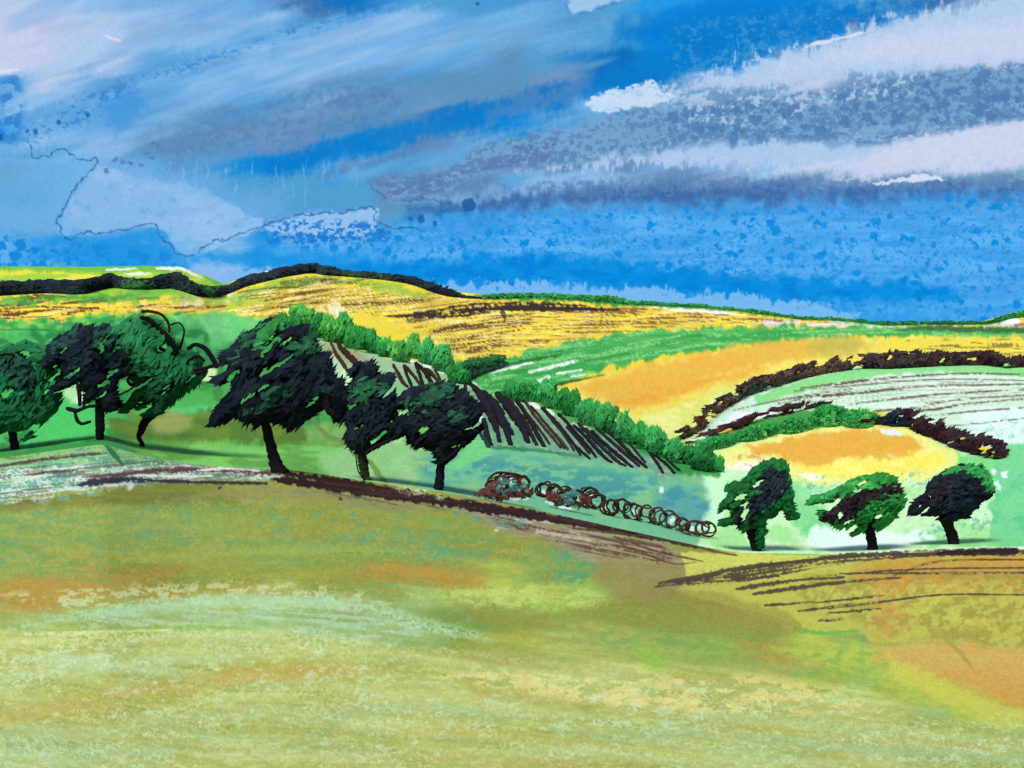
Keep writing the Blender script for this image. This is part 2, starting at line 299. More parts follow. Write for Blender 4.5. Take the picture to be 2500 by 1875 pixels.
# ------------------------------------------------------------------ far hills pigment
def paint_far(X, Y):
    p = Paint(X, Y, (226, 204, 62))
    W = lambda x, y: y
    # beyond the ridge hedge, left
    p.poly([(-900,640),(500,640),(560,700),(480,720),(-900,730)], (150,196,58), 1, soft=3, wob=3, var=(222,212,62), va=.9, vs=(110, 14))
    p.poly([(-900,640),(470,640),(520,672),(560,697),(540,700),(480,676),(440,662),(-900,664)], (96,168,66), .8, soft=6, wob=4, fr=5)
    for q in ([(255,656),(330,654),(335,658),(260,661)], [(300,667),(350,664),(372,670),(320,673)], [(380,652),(448,652),(500,680),(484,678),(440,660),(380,657)], [(478,692),(500,700),(490,706),(480,700)]):
        p.poly(q, (226,228,224), .95, soft=1.5, wob=2, curve=False, ws=12)
    # striped yellow field
    yf = [(-900,742),(0,742),(300,732),(450,722),(540,716),(600,690),(740,672),(900,684),(1050,712),(1200,730),(1500,742),(1900,778),(2100,788),(2700,796),(2700,806),(1900,800),(1700,804),(1500,818),(1350,842),(1180,884),(1130,890),(1000,815),(900,765),(720,775),(540,785),(300,790),(-900,800)]
    p.poly(yf, (232,206,60), 1, soft=4, wob=5, fr=4, var=(214,184,74), va=.7, vs=(120, 8))
    p.poly([(520,745),(620,710),(780,700),(950,725),(900,750),(700,765),(560,775)], (198,174,66), .75, soft=16, wob=12, var=(160,140,50), va=.6, vs=(70, 6))
    p.poly([(500,740),(560,720),(640,712),(660,740),(560,765)], (172,190,70), .7, soft=14, wob=8)
    sl = lambda x, y: y + x*.075
    st = lambda x, y: y + x*.12 - (x-1000)**2*.00001
    p.streaks([(0,735),(300,722),(470,730),(540,735),(540,770),(300,765),(0,795)], (110,66,44), sl, .66, .95, 90, 4)
    p.streaks([(560,715),(640,690),(760,676),(920,690),(1040,715),(1180,735),(1300,750),(1250,830),(1140,870),(1000,790),(850,755),(600,770)], (100,70,40), st, .6, .9, 80, 3.2)
    p.streaks([(600,715),(900,700),(1250,760),(1200,830),(1000,780),(700,750)], (240,226,150), st, .7, .7, 50, 3)
    p.streaks([(1200,745),(1600,755),(1900,775),(2100,790),(1900,798),(1600,800),(1350,835),(1200,860)], (120,84,50), lambda x, y: y + x*.03 - (x-1900)*(x < 1900)*.03, .58, .85, 90, 3.2)
    p.streaks([(1700,760),(2000,785),(2550,790),(2550,806),(2000,800),(1700,775)], (112,64,74), W, .52, .8, 60, 3)
    for q in ([(0,745,22),(60,735,26),(110,728,18),(160,724,4)], [(0,770,20),(30,768,20),(62,766,6)], [(110,750,4),(150,753,8),(240,752,4)], [(150,742,7),(220,733,7),(250,729,3)],
              [(690,690,10),(760,682,14),(830,688,8),(900,694,4)], [(600,712,4),(680,702,9),(740,700,3)], [(820,745,3),(930,740,7),(1080,728,4)], [(1060,808,7),(1140,795,12),(1220,786,5)]):
        p.stroke(q, 0, (84,54,36), .9, .36, sl_len=60)
    p.streaks(yf, (246,232,150), st, .7, .65, 60, 4)
    # dark ditch line across the yellow field
    p.stroke([(940,772,3),(1040,768,16),(1120,760,30),(1200,750,22),(1300,748,24),(1400,752,18),(1510,756,5)], 0, (44,32,34), .93, .3, fine=4)
    p.stroke([(1215,752),(1232,768),(1232,784)], 10, (48,34,34), .9, .2)
    for q in ([(440,728),(480,722),(500,738),(470,745),(440,742)], [(545,730),(570,716),(588,722),(560,736)], [(795,745),(830,742),(835,770),(800,760)], [(770,752),(790,750),(788,762)]):
        p.poly(q, (238,226,206), .85, soft=3, wob=7, ws=9)
        p.spots(q, (226,196,90), .5, .6, (8, 6), 4)
    p.poly([(1860,782),(1960,785),(2100,792),(2300,793),(2550,792),(2550,804),(2300,803),(2000,800),(1880,796)], (226,216,220), .85, soft=2, wob=4, dry=.34)
    p.poly([(2020,788),(2060,778),(2110,788)], (150,206,224), .9, soft=2, wob=2)
    p.poly([(2440,784),(2458,774),(2480,774),(2490,790),(2450,795)], (226,228,236), .95, soft=2, wob=3)
    for q in ([(1170,714),(1220,712),(1270,717),(1210,722)], [(690,652),(660,658),(600,674),(640,672)], [(1575,748),(1680,752),(1760,760),(1830,772),(1740,766),(1650,758)], [(1100,722),(1140,728),(1120,731)]):
        p.poly(q, (232,234,236), .95, soft=1.5, wob=2, curve=False)
    # green rim under the skyline
    p.stroke([(1160,722,6),(1250,724,18),(1400,726,20),(1500,738,18),(1620,744,12),(1760,750,14),(1900,768,12),(2020,778,8),(2160,790,9),(2300,788,8),(2420,786,10),(2470,770,12),(2560,768,14)], 0, (56,130,58), .95, 0, 4, 4)
    p.poly([(380,705),(540,725),(640,700),(740,672),(900,684),(1040,712),(1000,720),(860,694),(760,688),(640,716),(560,742),(420,730)], (100,170,60), .55, soft=8, wob=8, fr=8)
    p.poly([(0,725),(150,722),(290,712),(380,705),(400,722),(300,742),(150,738),(0,742)], (66,150,62), .8, soft=7, wob=9, fr=8, var=(150,200,70), va=.6, vs=(30, 12))
    # green country behind the left trees
    gl = [(-900,795),(60,785),(180,772),(330,768),(500,768),(600,775),(700,782),(760,800),(800,830),(850,900),(960,900),(1150,960),(1160,1240),(-900,1260)]
    p.poly(gl, (110,190,78), 1, soft=6, wob=8, fr=8, var=(48,142,66), va=.9, vs=(46, 30))
    p.poly([(-100,812),(60,806),(130,808),(120,860),(60,840),(-60,880)], (76,184,92), .9, soft=5, wob=6)
    p.stroke([(0,806),(60,804),(125,807)], 3, (36,100,50), .7, 0)
    p.poly([(430,775),(520,765),(600,775),(700,790),(620,800),(560,850),(530,870),(480,840),(440,810)], (100,188,112), .9, soft=6, wob=9, var=(140,206,130), va=.5, vs=(40, 20))
    p.poly([(270,800),(290,780),(310,775),(345,778),(320,800),(280,812)], (214,236,196), .85, soft=5, wob=6)
    p.poly([(-60,830),(60,815),(200,800),(330,770),(480,800),(520,880),(470,960),(330,1040),(180,1040),(60,1085),(-60,1080)], (36,116,60), .9, soft=14, wob=14, fr=8, var=(84,184,92), va=.85, vs=(34, 22))
    p.poly([(430,900),(560,840),(840,850),(930,900),(900,1040),(700,1050),(500,1030)], (40,116,60), .7, soft=14, wob=12, var=(90,176,86), va=.6, vs=(30, 20))
    p.poly([(100,960),(160,940),(230,1000),(240,1080),(60,1090),(90,1040),(130,1010)], (72,186,92), .95, soft=10, wob=8)
    p.poly([(160,940),(200,930),(215,985),(180,985),(155,965)], (176,216,160), .9, soft=7, wob=5)
    p.poly([(185,970),(210,960),(212,982),(190,984)], (228,246,196), .9, soft=3, wob=3)
    p.poly([(300,980),(420,940),(520,960),(540,1010),(460,1040),(330,1040)], (78,172,78), .9, soft=12, wob=10)
    p.poly([(400,1000),(500,985),(520,1010),(440,1025)], (84,200,122), .9, soft=8, wob=7)
    p.poly([(480,930),(500,900),(530,905),(520,930)], (224,238,176), .9, soft=5, wob=3)
    p.poly([(260,1030),(400,1005),(560,1010),(700,1040),(860,1030),(880,1080),(760,1090),(560,1080),(400,1085),(300,1070)], (100,126,46), .9, soft=14, wob=10, fr=6, var=(70,110,44), va=.7, vs=(70, 18))
    p.poly([(370,1020),(420,1005),(470,1020),(450,1055),(380,1060)], (150,160,86), .85, soft=12, wob=6)
    p.poly([(240,1080),(420,1082),(700,1088),(860,1100),(880,1180),(600,1165),(300,1130)], (96,156,70), .9, soft=14, wob=8, fr=8, var=(126,202,100), va=.85, vs=(90, 18))
    p.poly([(740,1045),(840,1030),(860,1050),(830,1085),(760,1080)], (126,176,92), .85, soft=6, wob=6, var=(90,150,64), va=.6, vs=(20, 20))
    p.poly([(830,1100),(900,1075),(1000,1080),(1060,1080),(1070,1190),(900,1190),(800,1160),(780,1110)], (140,192,124), .95, soft=8, wob=6, var=(156,206,140), va=.6, vs=(60, 30))
    p.stroke([(760,1020),(800,1065),(850,1085),(870,1110),(905,1130),(925,1160),(945,1178)], 12, (106,136,66), .85, 0, 2.5, 3)
    p.poly([(0,1100),(120,1082),(250,1070),(300,1080),(310,1130),(0,1150)], (52,130,66), .8, soft=7, wob=6, fr=5)
    # pale slope under the diagonal hedge
    p.poly([(770,820),(810,838),(900,862),(1000,885),(1120,925),(1260,970),(1420,1040),(1600,1095),(1720,1140),(1730,1200),(1560,1165),(1400,1130),(1250,1105),(1150,1100),(1000,1010),(900,960),(840,960),(800,930),(780,870)], (150,186,140), 1, soft=3, wob=4, var=(120,182,120), va=.7, vs=(60, 24))
    p.poly([(770,815),(800,830),(850,920),(860,950),(835,945),(810,900),(790,860)], (172,214,160), .9, soft=5, wob=4)
    p.poly([(840,900),(862,930),(840,962),(828,940)], (196,240,176), .95, soft=3, wob=3)
    p.poly([(780,835),(850,845),(900,880),(900,905),(840,880),(790,860)], (146,150,106), .7, soft=9, wob=5)
    p.stroke([(930,866,4),(1000,882,9),(1080,905,12),(1150,935,12),(1180,932,8),(1250,962,10),(1330,1000,10),(1420,1040,5)], 0, (226,234,232), .92, .22, fine=5)
    p.poly([(955,1010),(985,1000),(1000,1060),(960,1080)], (170,226,150), .8, soft=5, wob=4)
    # teal meadow
    tm = [(1110,1110),(1180,1092),(1300,1100),(1450,1120),(1600,1160),(1710,1180),(1760,1230),(1770,1350),(1500,1300),(1250,1240),(1030,1215),(1040,1150),(1070,1090)]
    p.poly(tm, (112,184,140), 1, soft=6, wob=6, var=(134,190,124), va=.7, vs=(50, 22))
    p.spots([(1020,1120),(1180,1110),(1500,1150),(1700,1190),(1740,1270),(1600,1260),(1300,1190),(1060,1170)], (56,138,142), .5, .75, (30, 12), 25, .14)
    p.poly([(1600,1200),(1690,1190),(1730,1240),(1690,1280),(1620,1260)], (70,140,160), .55, soft=22, wob=12)
    p.stroke([(1170,1092,3),(1230,1093,10),(1330,1102,9),(1420,1115,5)], 0, (40,120,70), .85, 0, 2, 2)
    p.poly([(1150,950),(1250,985),(1400,1045),(1560,1090),(1680,1140),(1660,1165),(1540,1145),(1400,1115),(1260,1085),(1180,1080)], (84,140,120), .6, soft=8, wob=10, dry=.3)
    for (x_, y_, w_) in [(1235,1172,26),(1262,1214,40),(1330,1205,20),(1348,1224,26),(1405,1222,16),(1440,1214,14),(1478,1238,12),(1548,1250,12),(1640,1268,12),(1700,1288,34),(1380,1236,30),(1290,1196,16)]:
        p.poly([(x_-w_*.5, y_-7), (x_+w_*.5, y_-5), (x_+w_*.55, y_+7), (x_-w_*.4, y_+6)], (222,240,226), .85, soft=2.5, wob=5, ws=9)
    p.poly([(1150,1080),(1200,1060),(1190,1110),(1120,1140),(1090,1140)], (110,206,120), .85, soft=7, wob=5)
    for (x, y) in [(1615,1196),(1150,1010),(1176,1022)]:
        p.poly([(x-5, y-5), (x+5, y-6), (x+6, y+5), (x-4, y+6)], (226,238,232), .9, soft=2, wob=3)
    # green sweep
    gs = [(1120,905),(1180,885),(1280,862),(1400,835),(1600,806),(1850,796),(2200,800),(2700,800),(2700,826),(2200,822),(1900,834),(1700,856),(1500,895),(1380,935),(1300,975),(1240,990),(1180,950)]
    p.poly(gs, (58,156,74), 1, soft=5, wob=6, fr=9, var=(96,176,84), va=.7, vs=(120, 8))
    cv = lambda x, y: y + x*.17 - np.maximum(x-1700, 0)*.13
    p.streaks(gs, (132,204,124), cv, .68, .8, 90, 4.5)
    p.streaks([(1150,900),(1400,845),(1700,815),(1700,840),(1450,880),(1250,950)], (38,128,56), cv, .66, .7, 90, 5)
    for q in ([(1198,912,3),(1240,898,10),(1300,886,5)], [(1292,908,8),(1350,894,9),(1410,881,6)], [(1360,912,7),(1420,903,5)], [(1300,935,9),(1340,920,9)], [(1255,940,8),(1262,948,3)], [(1395,920,3),(1430,914,3)], [(2045,818,2),(2080,816,2)]):
        p.stroke(q, 0, (226,240,226), .93, .18)
    p.stroke([(1272,962,10),(1330,946,9),(1400,930,6),(1480,914,3)], 0, (36,84,44), .9, .1)
    p.stroke([(1210,900,4),(1280,882,9),(1370,866,5)], 0, (34,96,44), .8, .1)
    p.stroke([(2180,808,3),(2260,800,10),(2360,804,14),(2450,806,12),(2560,806,12)], 0, (62,92,44), .85, .1, 3)
    # orange field
    of = [(1350,962),(1480,918),(1700,868),(1900,842),(2100,826),(2700,830),(2700,900),(2300,868),(2100,884),(1920,922),(1800,975),(1660,1085),(1580,1060),(1480,1010)]
    p.poly(of, (226,206,84), 1, soft=6, wob=7, fr=8, var=(236,220,110), va=.6, vs=(80, 16))
    p.poly([(1400,955),(1500,912),(1700,865),(1900,838),(2060,832),(2100,845),(1950,872),(1800,900),(1650,955),(1520,985)], (226,170,62), .95, soft=14, wob=10, var=(212,180,80), va=.5, vs=(120, 12))
    p.poly([(1480,985),(1620,948),(1850,895),(1830,915),(1700,960),(1560,1005)], (224,150,50), .6, soft=14, wob=10)
    p.poly([(1530,1020),(1680,985),(1800,940),(1870,930),(1760,1000),(1660,1080),(1590,1060)], (208,220,112), .9, soft=16, wob=10, var=(232,232,150), va=.7, vs=(40, 20))
    p.poly([(1960,830),(2080,825),(2120,845),(2040,870),(1980,860)], (170,168,76), .6, soft=16, wob=10)
    p.poly([(2180,826),(2600,826),(2600,872),(2300,866),(2160,868)], (224,208,70), .8, soft=10, wob=6)
    p.streaks([(2210,835),(2560,826),(2560,862),(2400,860),(2230,848)], (120,94,50), W, .56, .8, 70, 4)
    # ploughed pale field
    pf = [(1690,1078),(1730,1030),(1790,985),(1860,948),(1980,915),(2100,894),(2250,884),(2400,884),(2700,890),(2700,1160),(2520,1130),(2430,1100),(2330,1060),(2200,1020),(2100,1000),(1900,1010),(1780,1045),(1720,1075)]
    p.poly(pf, (194,226,194), 1, soft=3, wob=4, var=(214,236,216), va=.6, vs=(110, 20))
    p.poly([(1840,968),(2000,915),(2150,890),(2300,880),(2420,882),(2600,888),(2600,920),(2300,908),(2100,925),(1960,955),(1860,990)], (128,210,124), .9, soft=4, wob=5)
    p.poly([(1760,1050),(1790,1008),(1830,1004),(1900,1000),(1950,985),(1900,1004),(1800,1040)], (230,232,240), .95, soft=3, wob=3)
    p.poly([(2330,1010),(2600,980),(2600,1100),(2450,1085)], (214,236,226), .9, soft=16, wob=8)
    p.spots([(2330,1030),(2560,1010),(2560,1100),(2450,1085)], (130,200,180), .72, .6, (12, 9), 12)
    for q in ([(1955,948,4),(2060,935,7),(2180,922,5),(2350,912,4),(2560,916,4)], [(1940,955,2),(2100,940,3),(2300,926,3),(2560,930,2)], [(2010,968,6),(2120,957,7),(2250,944,5),(2400,940,4),(2560,936,4)],
              [(1790,1002,2),(1900,978,3),(2000,964,3)], [(2070,988,3),(2180,974,5),(2300,962,5),(2420,955,4),(2560,948,3)], [(2140,1003,5),(2220,998,5),(2310,983,5)], [(2210,1006,5),(2290,998,6),(2370,985,4),(2560,970,3)],
              [(2260,985,3),(2380,972,4),(2560,962,4)], [(2250,1018,3),(2380,1004,4),(2560,992,3)], [(2320,1040,3),(2420,1030,3),(2560,1015,3)], [(1900,985,3),(1990,968,4),(2080,955,2)], [(1840,990,2),(1960,966,2),(2080,950,2)]):
        p.stroke(q, 0, (86,58,58), .88, .3, fine=2.6, sl_len=60)
    p.streaks([(1880,975),(2150,925),(2560,915),(2560,980),(2200,985),(1950,990)], (140,124,112), lambda x, y: y + x*.13 - np.maximum(x-2150, 0)*.1, .7, .5, 110, 2.6)
    p.poly([(1690,1085),(1760,1062),(1840,1030),(1930,1008),(2030,1000),(2130,1012),(2160,1040),(2000,1062),(1850,1095),(1740,1108)], (64,146,72), .95, soft=5, wob=5)
    # mint ground, right
    mg = [(1690,1110),(1800,1080),(2000,1050),(2250,1050),(2400,1110),(2480,1090),(2700,1080),(2700,1420),(1700,1420),(1730,1300),(1740,1200),(1700,1140)]
    p.poly(mg, (196,236,178), 1, soft=6, wob=8, var=(150,220,132), va=.7, vs=(60, 50))
    p.poly([(1700,1140),(1790,1130),(1770,1200),(1760,1290),(1720,1300),(1730,1200)], (196,244,196), .9, soft=8, wob=8)
    p.poly([(1660,1060),(1720,1050),(1740,1100),(1790,1130),(1740,1150),(1690,1110)], (200,238,190), .7, soft=8, wob=8)
    p.poly([(1920,1170),(1990,1200),(2010,1270),(1960,1300),(1930,1240)], (112,206,124), .75, soft=10, wob=12)
    p.poly([(1960,1280),(2010,1260),(2040,1300),(2000,1340),(1975,1320)], (96,200,116), .7, soft=12, wob=12)
    p.poly([(1940,1170),(2030,1180),(2000,1225),(1960,1230)], (150,220,160), .7, soft=10, wob=10)
    p.poly([(1990,1285),(2090,1300),(2160,1300),(2240,1300),(2260,1330),(1990,1345)], (226,246,232), .9, soft=8, wob=10)
    p.poly([(2220,1130),(2300,1110),(2450,1110),(2450,1180),(2380,1200),(2300,1180)], (104,206,110), .75, soft=16, wob=14)
    p.poly([(2440,1100),(2700,1060),(2700,1350),(2440,1340),(2420,1250)], (116,206,140), .95, soft=5, wob=10, var=(90,190,126), va=.6, vs=(50, 40))
    p.spots([(2260,1250),(2560,1130),(2560,1320),(2260,1320)], (84,170,150), .74, .6, (11, 9), 16)
    p.poly([(2250,1315),(2330,1318),(2440,1322),(2400,1334),(2260,1330)], (130,216,126), .8, soft=4, wob=5)
    for (x, y) in [(2425,1154),(2452,1156),(2430,1180),(2440,1192)]:
        p.poly([(x-6, y-7), (x+6, y-6), (x+5, y+7), (x-4, y+6)], (232,240,240), .9, soft=2, wob=4, ws=8)
    # orange mound
    p.poly([(1740,1110),(1830,1075),(1990,1045),(2150,1035),(2260,1060),(2340,1110),(2320,1150),(2260,1170),(2100,1180),(1980,1180),(1880,1150),(1790,1135)], (232,232,132), .95, soft=9, wob=9, fr=6)
    p.poly([(1900,1110),(2100,1120),(2280,1100),(2300,1140),(2200,1160),(2040,1165),(1930,1140)], (242,226,92), .9, soft=9, wob=8, var=(248,238,140), va=.6, vs=(50, 14))
    p.poly([(1820,1092),(1960,1062),(2100,1044),(2200,1058),(2250,1090),(2200,1115),(2080,1118),(1960,1135),(1880,1115)], (226,166,62), .95, soft=8, wob=8, fr=8, var=(216,180,84), va=.4)
    p.poly([(1770,1140),(1850,1120),(1870,1125),(1830,1150),(1790,1150)], (244,236,230), .85, soft=8, wob=8)
    p.poly([(1950,1160),(2000,1160),(1985,1178),(1965,1172)], (240,236,226), .85, soft=4, wob=5)
    p.spots([(1790,1110),(1860,1105),(1860,1140),(1800,1140)], (206,120,60), .7, .6, (12, 9), 6)
    p.poly([(2150,1045),(2190,1048),(2200,1062),(2160,1058)], (220,234,240), .9, soft=2, wob=4)
    p.spots([(1950,1160),(2200,1150),(2280,1180),(2000,1230)], (80,160,150), .78, .6, (11, 8), 12)
    # green under the diagonal bushes
    p.poly([(720,780),(800,800),(900,810),(1010,860),(1120,890),(1250,960),(1350,980),(1450,1010),(1560,1070),(1680,1120),(1760,1150),(1700,1165),(1560,1105),(1400,1030),(1250,960),(1100,905),(980,870),(860,845),(770,820)], (48,136,62), .9, soft=6, wob=9, fr=8, var=(92,160,72), va=.5, vs=(40, 20))
    p.finish(.028)
    return p.C

# ------------------------------------------------------------------ foreground pigment
FP = {'o': (146,146,68), 'd': (122,128,60), 't': (130,152,84), 'r': (178,142,68), 'q': (186,138,66), 'g': (160,182,126), 'k': (188,184,104), 's': (206,210,142),
      'y': (184,188,84), 'w': (174,202,160), 'm': (152,132,98), 'b': (148,138,70), 'n': (208,158,80), 'l': (218,210,134), 'e': (150,178,84), 'Y': (200,198,98), 'u': (174,162,70)}
FROWS = ["ddddoooooommmmYYYYyyy",  # 1150
         "oddddooooommmmmYYYyyy",  # 1200
         "tttttooooootmmmYYYyyy",  # 1250
         "tttttooottooetmYYYyrr",  # 1300
         "ttoootttoootebbYYyunn",  # 1350
         "tttdoourrrytobbyyuunn",  # 1400
         "qrroukotgyyyeddyynrur",  # 1450
         "ggggwwwggtoeoobbynuuu",  # 1500
         "ssgggggggtukkteoytynn",  # 1550
         "kskskkkkoukkkkeryynnn",  # 1600
         "swwkkkkkkkkslkkkyeynn",  # 1650
         "kkkukkkkkskkllkkksyyn",  # 1700
         "kkukkskgggkklskkkkgyy",  # 1750
         "ggwgskggskkgggkkkgkgg",  # 1800
         "wwwkssskksskkkkwgkwgg",  # 1850
         "wgkksgkksskkkkgwgkkgg"]  # 1900
def paint_near(X, Y):
    p = Paint(X, Y, (180, 170, 100))
    def arc(x, y):        # the rounded hill: bands rise to x = 600 and sweep down to the right
        t = np.clip((y-1180)/700, 0, 1)
        return y + np.where(x < 600, (600-x)**1.5*.0052*(1-.1*t), 0) - np.where(x > 600, (x-600)**1.35*.0125*(1-.45*t), 0)
    def warp(x, y):
        return x + (fbm(x/200, y/60, 301, 3)-.5)*150, y + (fbm(x/230, arc(x, y)/16, 302, 3)-.5)*36 + (fbm(x/8, y/30, 303, 2)-.5)*14
    p.grid(0, 125, 1150, 50, FROWS, FP, warp)
    allf = [(-900,1260),(0,1250),(600,1230),(1100,1290),(1350,1380),(1600,1470),(1900,1560),(2300,1700),(2700,1810),(2700,2400),(-900,2400)]
    low = [(-900,1540),(300,1540),(800,1560),(1100,1590),(1500,1640),(2000,1700),(2300,1760),(2700,1800),(2700,2400),(-900,2400)]
    for (c, th, a, L, fi) in [((188,190,96), .55, .4, 420, 26), ((186,206,160), .62, .5, 480, 22), ((182,168,82), .62, .4, 380, 24), ((202,166,86), .72, .4, 340, 24)]:
        p.streaks(low, c, arc, th, a, L, fi, gw=.1, hard=.22, soft=30)
    p.streaks(allf, (176,168,80), arc, .6, .22, 420, 24, gw=.1, hard=.22, soft=30); p.streaks(allf, (118,134,62), arc, .6, .28, 380, 20, gw=.1, hard=.22, soft=30)
    for (c, th, a, L, fi) in [((202,186,104), .6, .4, 200, 13), ((192,208,166), .62, .45, 170, 12), ((220,218,152), .64, .4, 70, 10), ((160,162,86), .66, .4, 90, 11), ((204,216,186), .7, .45, 26, 12), ((220,214,148), .66, .4, 20, 11), ((168,168,94), .66, .4, 20, 10)]:
        p.streaks(low, c, arc, th, a, L, fi, gw=.42, hard=.12)
    p.streaks(allf, (178,178,96), arc, .68, .22, 24, 10, gw=.42, hard=.12); p.streaks(allf, (128,132,62), arc, .68, .3, 22, 9, gw=.42, hard=.12)
    # upper olive field: teal crumbs
    up = [(-900,1235),(0,1225),(300,1205),(600,1210),(900,1240),(1200,1290),(1400,1330),(1420,1400),(1100,1390),(800,1340),(400,1370),(0,1420),(-900,1450)]
    p.spots(up, (98,148,110), .66, .5, (20, 11), 25, .12)
    p.spots(up, (168,156,84), .62, .5, (20, 12), 25, .12)
    p.spots([(820,1310),(950,1300),(1150,1350),(1180,1370),(1000,1365)], (94,154,124), .48, .6, (20, 10), 14, .1)
    p.spots([(1380,1310),(1450,1320),(1470,1380),(1430,1430),(1360,1410)], (80,148,120), .5, .8, (14, 10), 14, .06)
    p.poly([(-200,1220),(0,1210),(250,1190),(450,1190),(600,1205),(400,1225),(100,1240),(-200,1260)], (112,110,58), .65, soft=10, wob=7, var=(150,136,60), va=.6, vs=(110, 5))
    p.poly([(640,1185),(760,1192),(940,1215),(1100,1245),(1000,1250),(760,1225),(600,1215),(420,1215)], (150,136,92), .7, soft=9, wob=6, var=(120,124,104), va=.5)
    # orange sweeps
    for q, c, a in [([(-100,1430),(60,1405),(200,1390),(390,1395),(420,1420),(240,1450),(100,1490),(-100,1510)], (190,128,64), .5), ([(330,1392),(460,1390),(430,1405),(340,1405)], (184,122,56), .5),
                    ([(900,1375),(1020,1385),(1170,1410),(1180,1440),(1040,1420),(920,1400)], (188,130,58), .6), ([(330,1440),(560,1430),(800,1450),(960,1465),(800,1480),(560,1465),(340,1490)], (176,134,64), .55),
                    ([(500,1640),(700,1625),(860,1640),(700,1660),(520,1665)], (208,154,76), .55)]:
        p.poly(q, c, a, soft=12, wob=12, dry=.36, var=(176,150,84), va=.4, vs=(40, 10))
    p.spots([(0,1450),(300,1430),(700,1420),(950,1460),(960,1490),(600,1470),(200,1500)], (202,202,160), .62, .75, (24, 9), 14, .07)
    p.streaks([(250,1490),(500,1460),(800,1455),(1000,1500),(1000,1560),(700,1540),(250,1540)], (188,206,186), arc, .58, .6, 90, 9)
    p.stroke([(120,1540,3),(330,1535,6),(480,1532,12),(620,1535,5)], 0, (140,170,70), .75, .1, 3)
    p.stroke([(60,1548,4),(200,1544,9),(420,1538,4)], 0, (228,220,160), .7, .2, 2)
    p.spots([(1100,1440),(1300,1420),(1500,1460),(1450,1480),(1250,1490),(1150,1480)], (196,200,120), .42, .75, (40, 16), 16, .14)
    p.poly([(1120,1480),(1350,1500),(1550,1440),(1700,1470),(1850,1500),(1960,1545),(1700,1560),(1500,1530),(1200,1530)], (148,138,66), .6, soft=14, wob=8, var=(136,146,80), va=.5, vs=(60, 14))
    p.spots([(1250,1500),(1550,1510),(1750,1570),(1650,1610),(1400,1560)], (122,158,92), .58, .6, (18, 12), 20, .12)
    p.spots([(1550,1560),(1900,1540),(2150,1560),(2150,1640),(1900,1660),(1700,1620)], (118,164,84), .7, .6, (18, 12), 20, .1)
    p.poly([(1540,1560),(1620,1590),(1640,1640),(1570,1640)], (140,186,70), .5, soft=20, wob=12)
    for q, c, a in [([(-60,1770,30),(200,1715,46),(450,1668,44),(700,1642,30),(900,1640,16)], (198,164,90), .6), ([(-60,1615,14),(150,1610,20),(300,1595,12)], (206,214,190), .55), ([(-60,1700,20),(100,1660,26),(300,1640,18),(420,1635,8)], (204,212,186), .4),
                    ([(700,1680,10),(1000,1690,26),(1300,1710,22),(1600,1740,16)], (184,168,96), .55), ([(700,1735,10),(950,1725,30),(1250,1740,30),(1500,1770,20),(1700,1790,8)], (186,196,150), .6), ([(-60,1800,30),(200,1790,36),(500,1750,24),(700,1740,8)], (184,194,146), .55),
                    ([(600,1790,10),(900,1790,26),(1300,1810,24),(1600,1830,14)], (196,178,106), .6), ([(1500,1790,10),(1800,1800,24),(2100,1830,24),(2560,1850,26)], (172,186,146), .6), ([(800,1830,14),(1100,1850,26),(1400,1860,20)], (188,158,88), .5),
                    ([(-60,1850,40),(200,1850,50),(420,1840,20)], (190,206,176), .6), ([(1000,1600,20),(1300,1620,34),(1600,1650,30),(1800,1680,14)], (176,158,92), .5), ([(800,1760,6),(1000,1765,20),(1200,1775,12)], (222,214,150), .5)]:
        p.stroke(q, 0, c, a*.85, .33, 12, 10, fine=13, sl_len=160)
    p.spots([(1050,1650),(1250,1640),(1500,1660),(1700,1700),(1980,1740),(1700,1740),(1400,1710)], (234,212,142), .47, .9, (34, 13), 12, .05)
    p.spots([(1560,1640),(1850,1650),(2100,1700),(2060,1740),(1800,1720),(1600,1700)], (232,208,134), .55, .8, (30, 12), 16, .06)
    # right mound
    rm = [(1640,1440),(1800,1395),(2000,1368),(2200,1356),(2700,1350),(2700,1600),(2500,1590),(2150,1570),(2100,1545),(1950,1540),(1850,1500),(1720,1465)]
    p.poly(rm, (192,180,84), .9, soft=5, wob=5)
    p.poly([(2080,1380),(2250,1362),(2700,1352),(2700,1450),(2400,1440),(2100,1430)], (196,142,62), .85, soft=22, wob=14, var=(206,146,76), va=.5, vs=(110, 10))
    p.spots([(1950,1400),(2200,1400),(2600,1400),(2600,1580),(2200,1560),(2100,1520),(1960,1480)], (160,142,68), .5, .75, (18, 14), 20, .06)
    p.spots([(2100,1400),(2250,1390),(2220,1480),(2190,1580),(2120,1560),(2130,1480)], (202,140,72), .52, .55, (16, 12), 22, .1)
    p.spots([(2100,1420),(2500,1420),(2560,1500),(2300,1540),(2200,1500)], (206,192,92), .6, .6, (16, 12), 20, .06)
    p.poly([(2120,1580),(2300,1568),(2450,1585),(2700,1600),(2700,1720),(2450,1690),(2300,1640),(2180,1610)], (212,170,98), .85, soft=18, wob=10, var=(216,160,86), va=.6, vs=(70, 26))
    p.poly([(2300,1640),(2420,1640),(2600,1680),(2600,1740),(2450,1710)], (212,148,72), .5, soft=26, wob=10)
    p.stroke([(2310,1565,5),(2350,1600,12),(2380,1640,2)], 0, (160,140,76), .6, 0, 3)
    p.stroke([(2130,1572),(2300,1570),(2420,1585),(2520,1600)], 2.5, (160,130,70), .25, .2)
    p.stroke([(1946,1538,13),(2000,1545,10),(2095,1541,7)], 0, (112,170,66), .85, 0, 3)
    p.stroke([(2100,1545,3),(2104,1580,6),(2102,1620,3)], 0, (140,176,80), .6, 0, 3)
